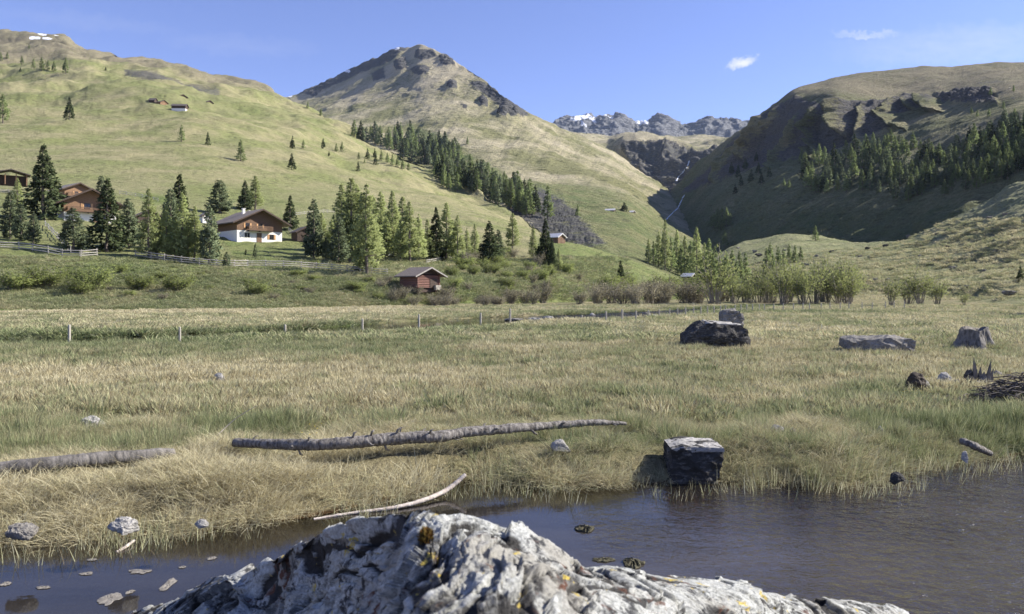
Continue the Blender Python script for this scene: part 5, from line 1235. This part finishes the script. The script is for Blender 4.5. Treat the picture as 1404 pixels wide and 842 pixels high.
# floating algae and scum on the pond
def mat_patch(px, py, wpx, hpx, mat, label, group, thick=.012, seed=0):
    p = on_plane(px, py, WATER_Z); w = wpx/FPX*p.y/2; l = abs(on_plane(px, py-hpx/2, WATER_Z).y-on_plane(px, py+hpx/2, WATER_Z).y)/2
    bm = bmesh.new(); n = 40; a = np.linspace(0, 6.283, n, endpoint=False); q = 1+.45*perlin(np.stack([np.cos(a)*1.6+seed, np.sin(a)*1.6, a*0+seed*1.3], -1))+.18*perlin(np.stack([np.cos(a)*5+seed, np.sin(a)*5, a*0], -1))
    rings = []
    for f, z in ((1, -.003), (.93, .5), (.6, .9), (.25, 1.0)):
        rings.append([bm.verts.new((math.cos(t)*w*f*qq, math.sin(t)*l*f*qq, .004+max(0, z)*thick*(1+.8*rr.uniform(-1, 1)*(f < .95)))) for t, qq in zip(a, q)])
    for A1, B1 in zip(rings[:-1], rings[1:]):
        for k in range(n): bm.faces.new((A1[k], A1[(k+1) % n], B1[(k+1) % n], B1[k]))
    bm.faces.new(rings[-1]); me = bpy.data.meshes.new('algae_mat'); bm.to_mesh(me); bm.free(); o = link_mesh('algae_mat', me, mat); o.location = (p.x, p.y, WATER_Z); return tag(o, label, 'algae', group)
M_ALG = rock_material('dark_algae', (.035, .032, .02), (.075, .07, .04), (.16, .14, .09), 14, 0, 1.0)
M_SCUM = rock_material('pale_scum', (.16, .145, .125), (.24, .22, .19), (.10, .085, .07), 10, 0, .4)
mat_patch(803, 726, 26, 9, M_ALG, 'dark mossy clump floating in mid pond', 'floating clumps', .022, 1); mat_patch(868, 773, 28, 13, M_ALG, 'dark mossy clump beside the front boulder', 'floating clumps', .022, 2); mat_patch(826, 768, 30, 6, M_ALG, 'flat dark weed film left of the mossy clump beside the front boulder', 'floating clumps', .01, 3)
for k, (px, py, w, h) in enumerate(((192, 784, 30, 6), (230, 802, 14, 20), (150, 822, 28, 16), (118, 787, 18, 4), (290, 766, 12, 4), (8, 801, 14, 6), (60, 806, 20, 4), (126, 768, 12, 3), (250, 778, 10, 3), (178, 812, 12, 5))):
    mat_patch(px, py, w, h, M_SCUM, 'pale scum patch floating at lower left', 'scum patches on the pond', .004, 10+k)

# ------------------------------------------------------------------ the lichen covered boulder in front
Hr = Loft(110, 1310, 860, [
    [(110,905,5.2),(180,900,4.9),(290,980,3.6),(420,1100,2.3),(590,1150,1.6),(700,1150,1.5),(900,1100,1.95),(1000,1000,2.5),(1150,930,3.6),(1225,905,4.5),(1245,905,4.7),(1310,930,4.7)],
    [(110,890,5.5),(180,852,5.3),(290,835,4.75),(350,842,4.45),(420,842,3.75),(520,842,2.8),(590,842,2.12),(700,842,2.0),(800,842,2.3),(900,842,2.75),(1000,842,3.3),(1150,846,4.4),(1225,846,4.9),(1245,862,4.95),(1310,925,4.8)],
    [(110,880,5.8),(160,850,5.65),(180,842,5.6),(235,826,5.4),(252,815,5.3),(275,798,5.15),(292,791,5.1),(330,793,4.9),(345,790,4.8),(370,770,4.55),(420,741,4.0),(470,719,3.6),(520,706,3.25),(570,700,3.05),(590,699,3.0),(620,703,3.0),(650,712,3.0),(690,727,3.05),(720,738,3.1),(760,751,3.2),(790,769,3.3),(805,775,3.45),(850,779,3.7),(900,790,3.9),(960,798,4.1),(1050,812,4.5),(1150,822,4.9),(1215,827,5.1),(1235,833,5.1),(1250,850,5.1),(1310,920,4.9)],
], [110, 250], back=(.55, 1.5))
P = Hr.P(); nrm = Hr.normals()
ridge_f = sstep(0, 40, Hr.py-smooth_interp(Hr.px[0], [110,180,420,590,800,1240,1310], [880,842,740,699,772,840,920])[None, :])
def rot(P, a, b):
    ca, sa, cb, sb = math.cos(a), math.sin(a), math.cos(b), math.sin(b)
    x = P[..., 0]*ca-P[..., 1]*sa; y = P[..., 0]*sa+P[..., 1]*ca
    return np.stack([x*cb-P[..., 2]*sb, y, x*sb+P[..., 2]*cb], -1)
Q = rot(P, .6, -.5)+.22*np.stack([fbm(P*1.3, 3), fbm(P*1.3+7, 3), fbm(P*1.3+13, 3)], -1)
st = Q[..., 2]*5.5; saw = (st-np.floor(st)); saw = np.where(saw < .78, saw/.78, (1-saw)/.22)          # bedding steps
st2 = Q[..., 2]*15+.5*fbm(P*4, 3); saw2 = (st2-np.floor(st2)); saw2 = np.where(saw2 < .75, saw2/.75, (1-saw2)/.25)
rug = ridged(Q*np.array([3.2, 1.3, 5.0]), 6, .55)
pits = np.maximum(0, fbm(P*9, 4)-.25)
def facets(X, n, seed, off, tilt):
    """broken faces: every cell is a small tilted plane with a step to its neighbours"""
    r = np.random.default_rng(seed); lo, hi = X.reshape(-1, 3).min(0), X.reshape(-1, 3).max(0); F = X.reshape(-1, 3); out = np.zeros(len(F))
    S = F[r.integers(0, len(F), n)]; o = r.normal(size=n)*off; t = r.normal(size=(n, 3))*tilt
    for c0 in range(0, len(F), 40000):
        f = F[c0:c0+40000]; d = (f**2).sum(1)[:, None]-2*f@S.T+(S**2).sum(1)[None, :]; k = d.argmin(1)
        out[c0:c0+40000] = o[k]+((f-S[k])*t[k]).sum(1)
    return out.reshape(X.shape[:-1])
Qs = Q*np.array([1.0, .55, 2.6])
wp = .05*np.stack([fbm(P*6, 3), fbm(P*6+5, 3), fbm(P*6+11, 3)], -1)
big = facets(Qs+wp, 70, 1, .016, .08); mid = facets(Qs*1.0+wp*.8, 420, 2, .009, .09); sml = facets(Qs+wp*.6, 2600, 3, .0035, .07)
crk = sstep(.86, .985, 1-np.abs(perlin(Q*np.array([1.6, .8, 5.5])+3)))
dsp = .036*(saw-.5)*sstep(-.2, .4, fbm(P*1.7+4, 2))+big+mid+sml+.022*fbm(P*1.8, 3)-.035*crk*sstep(-.2, .3, fbm(P*1.5+8, 2))+.006*fbm(P*26, 4)-.02*np.maximum(0, fbm(P*9, 4)-.3)
Hr.displace(dsp*(.55+.45*ridge_f)*(1-.35*sstep(760, 860, Hr.px)), nrm)
ROCK_H = dsp
def hero_material():
    m, nt, out = new_mat('lichen_gneiss'); g = N(nt); p = g.obj()
    n1 = g.noise(p, 3.2, 8, .68, .3); n2 = g.noise(p, 11, 8, .7, .4); n3 = g.noise(p, 45, 6, .7); n4 = g.noise(p, 1.3, 4, .5); n5 = g.noise(p, 120, 4, .7)
    hgt = g.attr('relief').outputs['Fac']
    base = g.mix(g.rng(n2, .36, .62), (.20, .203, .188), (.40, .405, .375))
    base = g.mix(g.rng(n3, .42, .66), base, (.56, .56, .525))
    warm = g.mix(g.rng(n4, .52, .62), base, g.mix(n3, (.235, .225, .195), (.37, .355, .315)))
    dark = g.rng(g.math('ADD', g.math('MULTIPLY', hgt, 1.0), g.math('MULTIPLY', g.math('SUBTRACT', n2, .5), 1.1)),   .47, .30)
    col = g.mix(dark, warm, g.mix(n3, (.018, .018, .018), (.075, .07, .064)))  # low spots and cracks blackened: crust plus shade put into the colour
    blk = g.math('MULTIPLY', g.rng(n2, .52, .58), g.rng(n1, .44, .53)); col = g.mix(blk, col, g.mix(n3, (.02, .02, .022), (.085, .085, .085)))  # black lichen, spread wider to blacken the rock's shadows
    brown = g.math('MULTIPLY', g.rng(g.noise(p, 7.5, 5, .6, .5), .60, .66), g.rng(n4, .42, .55)); col = g.mix(brown, col, (.11, .05, .032))
    yel = g.math('MULTIPLY', g.rng(g.noise(g.scaled(p, (1, 1, 1), (.4, .2, 0)), 8.5, 5, .6, .3), .635, .665), g.rng(n3, .3, .5)); col = g.mix(yel, col, g.mix(n2, (.42, .30, .045), (.50, .40, .12)))
    col = g.mulcol(col, g.rng(n5, .25, .75, .72, 1.25))
    h = g.math('ADD', g.math('MULTIPLY', n2, .5), g.math('ADD', g.math('MULTIPLY', n3, .35), g.math('MULTIPLY', n5, .16)))
    b = g.n('ShaderNodeBsdfPrincipled', Base__Color=col, Roughness=.9, Normal=g.n('ShaderNodeBump', Strength=.9, Distance=.035, Height=h)); b.inputs['Specular IOR Level'].default_value = .2
    g.link(b.outputs[0], out.inputs[0]); return m
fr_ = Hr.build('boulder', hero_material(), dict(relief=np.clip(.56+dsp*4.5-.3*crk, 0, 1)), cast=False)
del fr_['kind']; tag(fr_, 'large lichen crusted pale boulder rising from the pond in front', 'boulder')
# little cushion of moss on its crest
p2 = W(584, 738, 2.78); r_ = np.random.default_rng(4); n = 420
v = norm(r_.normal(size=(n, 3))); v[:, 2] = np.abs(v[:, 2]); q = v*np.array([.026, .023, .050])*r_.random((n, 1))**.33
mo = link_mesh('moss_cushion', quad_mesh('moss_cushion', sprays(q, v+np.array([0, 0, .6]), .012+.010*r_.random(n), .003+.002*r_.random(n), r_), r_.random(n)), leaf_material('moss_stalks', (.16, .075, .03), (.26, .20, .055), .3))
HP = Hr.P()[::2, ::2]; hn, hm = HP.shape[:2]
bv = BVHTree.FromPolygons(HP.reshape(-1, 3).tolist(), [(i*hm+k, i*hm+k+1, (i+1)*hm+k+1, (i+1)*hm+k) for i in range(hn-1) for k in range(hm-1)])
hl_ = bv.ray_cast(Vector((0, 0, CAMZ)), Vector(((584-CX)/FPX, 1, (HY-742)/FPX)).normalized(), 20)[0]
mo.location = (hl_ or p2)-Vector((0, 0, .01)); tag(mo, 'small brown green moss cushion near the crest of the front boulder', 'moss')
# ------------------------------------------------------------------ meadow grass (uncountable: one object, instanced tufts)
def grass_material():
    m, nt, out = new_mat('sedge_blades'); g = N(nt)
    tint = g.attr('tint', 'INSTANCER').outputs['Fac']; rnd = g.attr('rnd').outputs['Fac']; hgt = g.attr('hgt').outputs['Fac']
    dry = g.ramp(rnd, [(0, (.16, .125, .075)), (.25, (.43, .375, .225)), (.65, (.63, .565, .36)), (1, (.80, .74, .52))])
    gre = g.ramp(rnd, [(0, (.09, .125, .055)), (.4, (.18, .22, .10)), (.8, (.30, .33, .165)), (1, (.46, .45, .26))])
    f = g.rng(g.math('ADD', tint, g.math('MULTIPLY', g.math('SUBTRACT', rnd, .5), .7)), .25, .75)
    col = g.mix(f, dry, gre)
    col = g.mix(g.rng(hgt, .6, 1.0, 0, .35), col, (.48, .42, .26))
    df = g.n('ShaderNodeBsdfDiffuse', Color=col); tl = g.n('ShaderNodeBsdfTranslucent', Color=col)
    mx = g.n('ShaderNodeMixShader', i0=.35, i1=df, i2=tl); g.link(mx.outputs[0], out.inputs[0]); return m
M_GRASS = grass_material()
def tuft(seed, n, rad, h, lean, bend, wid):
    r = np.random.default_rng(seed); V = []; F = []; R = []; Hh = []
    for k in range(n):
        a = r.random()*6.283; q = rad*math.sqrt(r.random()); x, y = math.cos(a)*q, math.sin(a)*q
        da = a+r.normal()*.9; L = h*(.55+.65*r.random()); le = lean*(.3+r.random()); be = bend*(.4+r.random()); w = wid*(.7+.6*r.random())
        fa = r.random()*6.283; sx, sy = math.cos(fa)*w, math.sin(fa)*w; rv = r.random(); b0 = len(V)
        for t, ww in ((0, 1), (.4, .9), (.75, .6), (1, .0)):
            ox = le*t+be*t*t; z = L*(t-.55*min(be/L, 1.5)*t*t*t*.8)
            p = (x+math.cos(da)*ox, y+math.sin(da)*ox, z-.03)
            if ww > 0: V += [(p[0]-sx*ww, p[1]-sy*ww, p[2]), (p[0]+sx*ww, p[1]+sy*ww, p[2])]; R += [rv]*2; Hh += [t]*2
            else: V.append(p); R.append(rv); Hh.append(t)
        F += [(b0, b0+1, b0+3, b0+2), (b0+2, b0+3, b0+5, b0+4), (b0+4, b0+5, b0+6)]
    me = bpy.data.meshes.new('tuft'); me.from_pydata(V, [], F); me.update()
    for nm, vals in (('rnd', R), ('hgt', Hh)):
        at = me.attributes.new(nm, 'FLOAT', 'POINT'); at.data.foreach_set('value', np.array(vals, np.float32))
    me.materials.append(M_GRASS); return me
tcol = bpy.data.collections.new('tuft_kinds')
specs = [(34, .14, .19, .06, .05, .0024)]*3+[(56, .17, .23, .12, .19, .0025)]*3+[(28, .11, .30, .05, .04, .0027)]*2+[(46, .22, .22, .07, .05, .0085)]*3+[(60, .40, .26, .10, .08, .017)]*2+[(7, .16, .26, .05, .04, .0026)]*2
for k, sp in enumerate(specs):
    o = bpy.data.objects.new('tuft_%02d' % k, tuft(40+k, *sp)); tcol.objects.link(o)
def scatter(d0, d1, dens, margin=1.5):
    A_ = .72*(d1*d1-d0*d0)+2*margin*(d1-d0); n = int(A_*dens); r = rng
    y = np.sqrt(r.random(n)*(d1*d1-d0*d0)+d0*d0); x = (r.random(n)*2-1)*(.72*y+margin)
    return x, y
pts = []
for d0, d1, dens, kind in ((7.2, 13, 175, 'near'), (13, 20, 85, 'mid'), (20, 32, 34, 'mid'), (32, 52, 17, 'far'), (52, 112, 5.5, 'far')):
    x, y = scatter(d0, d1, dens); s = y-shore_y(x); bd = brook_dist(x, y)
    Q = np.stack([x, y, x*0], -1)
    thin = fbm(Q*.8+3, 3); clr = np.zeros(len(x))
    if d0 < 35:
        for ln_, rad_ in CLEAR: clr = np.maximum(clr, sstep(rad_, rad_*.7, linedist(x, y, ln_)[0]))
    bw = brook_w(x, y)+.35+.5*perlin(Q*.4)
    keep = (s > -.03+.10*thin)&(bd > bw)&(rng.random(len(x)) > clr*.93)&(rng.random(len(x)) < (.70+1.0*thin if kind == 'near' else .78+.5*thin))
    x, y, s, Q = x[keep], y[keep], s[keep], Q[keep]; n = len(x)
    gm = green_mask(x, y)+rng.normal(size=n)*(.20 if kind == 'near' else .13)
    z = ground_z(x, y)
    r = rng.random(n)
    if kind == 'near': idx = np.where(r < .5, rng.integers(0, 3, n), rng.integers(3, 6, n)); idx = np.where((gm > .62)&(rng.random(n) < .75), rng.integers(6, 8, n), idx); idx = np.where((s < 1.3)&(gm < .6)&(r < .8), rng.integers(3, 6, n), idx)
    elif kind == 'mid': idx = np.where(r < .55, rng.integers(8, 11, n), np.where(r < .85, rng.integers(0, 3, n), rng.integers(6, 8, n)))
    else: idx = np.where(r < .8, rng.integers(11, 13, n), rng.integers(8, 11, n))
    pat = fbm(Q*.55+21, 3); sc = (.62+.5*rng.random(n)+.25*thin[keep])*(1+.45*np.clip(pat, -.7, .7)); gm = gm+.16*fbm(Q*1.3+40, 2); sc = np.where(gm > .65, sc*1.12, sc)
    hz = np.where(kind == 'far', .78, .88)*sc*np.where(s < .4, 1.1, 1.0)
    wd = sc*(1.0 if kind != 'far' else 1.3)
    tilt = rng.normal(size=(n, 2))*.12; edge = np.exp(-np.maximum(s, 0)/.35)*.45
    rot = np.stack([tilt[:, 0]+edge, tilt[:, 1], rng.random(n)*6.283], -1)
    rot[:, 2] = np.where(edge > .12, rng.normal(size=n)*.6, rot[:, 2])
    pts.append((np.stack([x, y, z], -1), rot, np.stack([wd, wd, hz], -1), idx, gm))
x = rng.uniform(-9, 9, 2600); s = -rng.random(2600)**1.8*.75; y = shore_y(x)+s; k = (fbm(np.stack([x, y, x*0], -1)*1.1, 3) > -.05)&(rng.random(2600) < .75); x, y = x[k], y[k]; n = len(x)   # stems standing in the shallows
pts.append((np.stack([x, y, np.maximum(ground_z(x, y), WATER_Z-.08)], -1), np.stack([rng.normal(size=n)*.16, rng.normal(size=n)*.16, rng.random(n)*6.283], -1), np.full((n, 3), 1.0)*rng.uniform(.7, 1.3, (n, 1)), rng.integers(13, 15, n), np.full(n, .35)+.2*rng.normal(size=n)))
co_, ro_, sc_, id_, ti_ = [np.concatenate([p[k] for p in pts]) for k in range(5)]
print('TUFTS', len(co_))
ng = bpy.data.node_groups.new('tuft_scatter', 'GeometryNodeTree')
ng.interface.new_socket('Geometry', in_out='INPUT', socket_type='NodeSocketGeometry'); ng.interface.new_socket('Geometry', in_out='OUTPUT', socket_type='NodeSocketGeometry')
gi = ng.nodes.new('NodeGroupInput'); gout = ng.nodes.new('NodeGroupOutput'); ip = ng.nodes.new('GeometryNodeInstanceOnPoints'); ci = ng.nodes.new('GeometryNodeCollectionInfo')
ci.inputs['Collection'].default_value = tcol; ci.inputs['Separate Children'].default_value = True; ci.inputs['Reset Children'].default_value = True
def named(nm, ty):
    a = ng.nodes.new('GeometryNodeInputNamedAttribute'); a.data_type = ty; a.inputs['Name'].default_value = nm; return a.outputs[0]
e2r = ng.nodes.new('FunctionNodeEulerToRotation')
ng.links.new(named('trot', 'FLOAT_VECTOR'), e2r.inputs[0])
ng.links.new(gi.outputs[0], ip.inputs['Points']); ng.links.new(ci.outputs[0], ip.inputs['Instance']); ip.inputs['Pick Instance'].default_value = True
ng.links.new(named('tidx', 'INT'), ip.inputs['Instance Index']); ng.links.new(e2r.outputs[0], ip.inputs['Rotation']); ng.links.new(named('tscl', 'FLOAT_VECTOR'), ip.inputs['Scale'])
ng.links.new(ip.outputs[0], gout.inputs[0])


def tufts(name, label, cat, co, rot, scl, idx, tint):
    me = bpy.data.meshes.new(name); me.vertices.add(len(co)); me.vertices.foreach_set('co', co.astype(np.float32).ravel())
    for nm, ty, v in (('trot', 'FLOAT_VECTOR', rot), ('tscl', 'FLOAT_VECTOR', scl)):
        at = me.attributes.new(nm, ty, 'POINT'); at.data.foreach_set('vector', v.astype(np.float32).ravel())
    at = me.attributes.new('tidx', 'INT', 'POINT'); at.data.foreach_set('value', idx.astype(np.int32))
    at = me.attributes.new('tint', 'FLOAT', 'POINT'); at.data.foreach_set('value', np.clip(tint, 0, 1).astype(np.float32))
    go = bpy.data.objects.new(name, me); COL.objects.link(go); tag(go, label, cat, kind='stuff')
    md = go.modifiers.new('scatter', 'NODES'); md.node_group = ng
tufts('meadow_grass', 'dry tan and green sedge covering the wet meadow', 'grass', co_, ro_, sc_, id_, ti_)
# rougher pasture growth on the bank below the chalets and on the fan at right
def slope_tufts(name, label, boxes, seed, tnt):
    r = np.random.default_rng(seed); C = []
    for px0, px1, py0, py1, n in boxes:
        for x, y in zip(r.uniform(px0, px1, n), r.uniform(py0, py1, n)):
            loc, nn = hit(x, y)
            if loc is not None and 70 < loc.y < 420 and loc.z > .15: C.append((loc.x, loc.y, loc.z))
    C = np.array(C); n = len(C); s = (.9+.9*r.random(n))*np.clip(C[:, 1]/110, .8, 2.4)
    q = fbm(C*.12, 3)
    tufts(name, label, 'grass', C, np.stack([r.normal(size=n)*.15, r.normal(size=n)*.15, r.random(n)*6.283], -1), np.stack([s*1.3, s*1.3, s*.75], -1), r.integers(11, 13, n), tnt+.35*q+.12*r.normal(size=n))
slope_tufts('bank_grass', 'rough green growth on the bank below the chalets', [(-40, 560, 378, 424, 6000), (480, 860, 352, 414, 3200), (-40, 480, 352, 380, 900)], 3, .72)
slope_tufts('pasture_growth', 'rough tussocks and dwarf heath on the pasture fan', [(1000, 1410, 300, 412, 3500)], 4, .42)
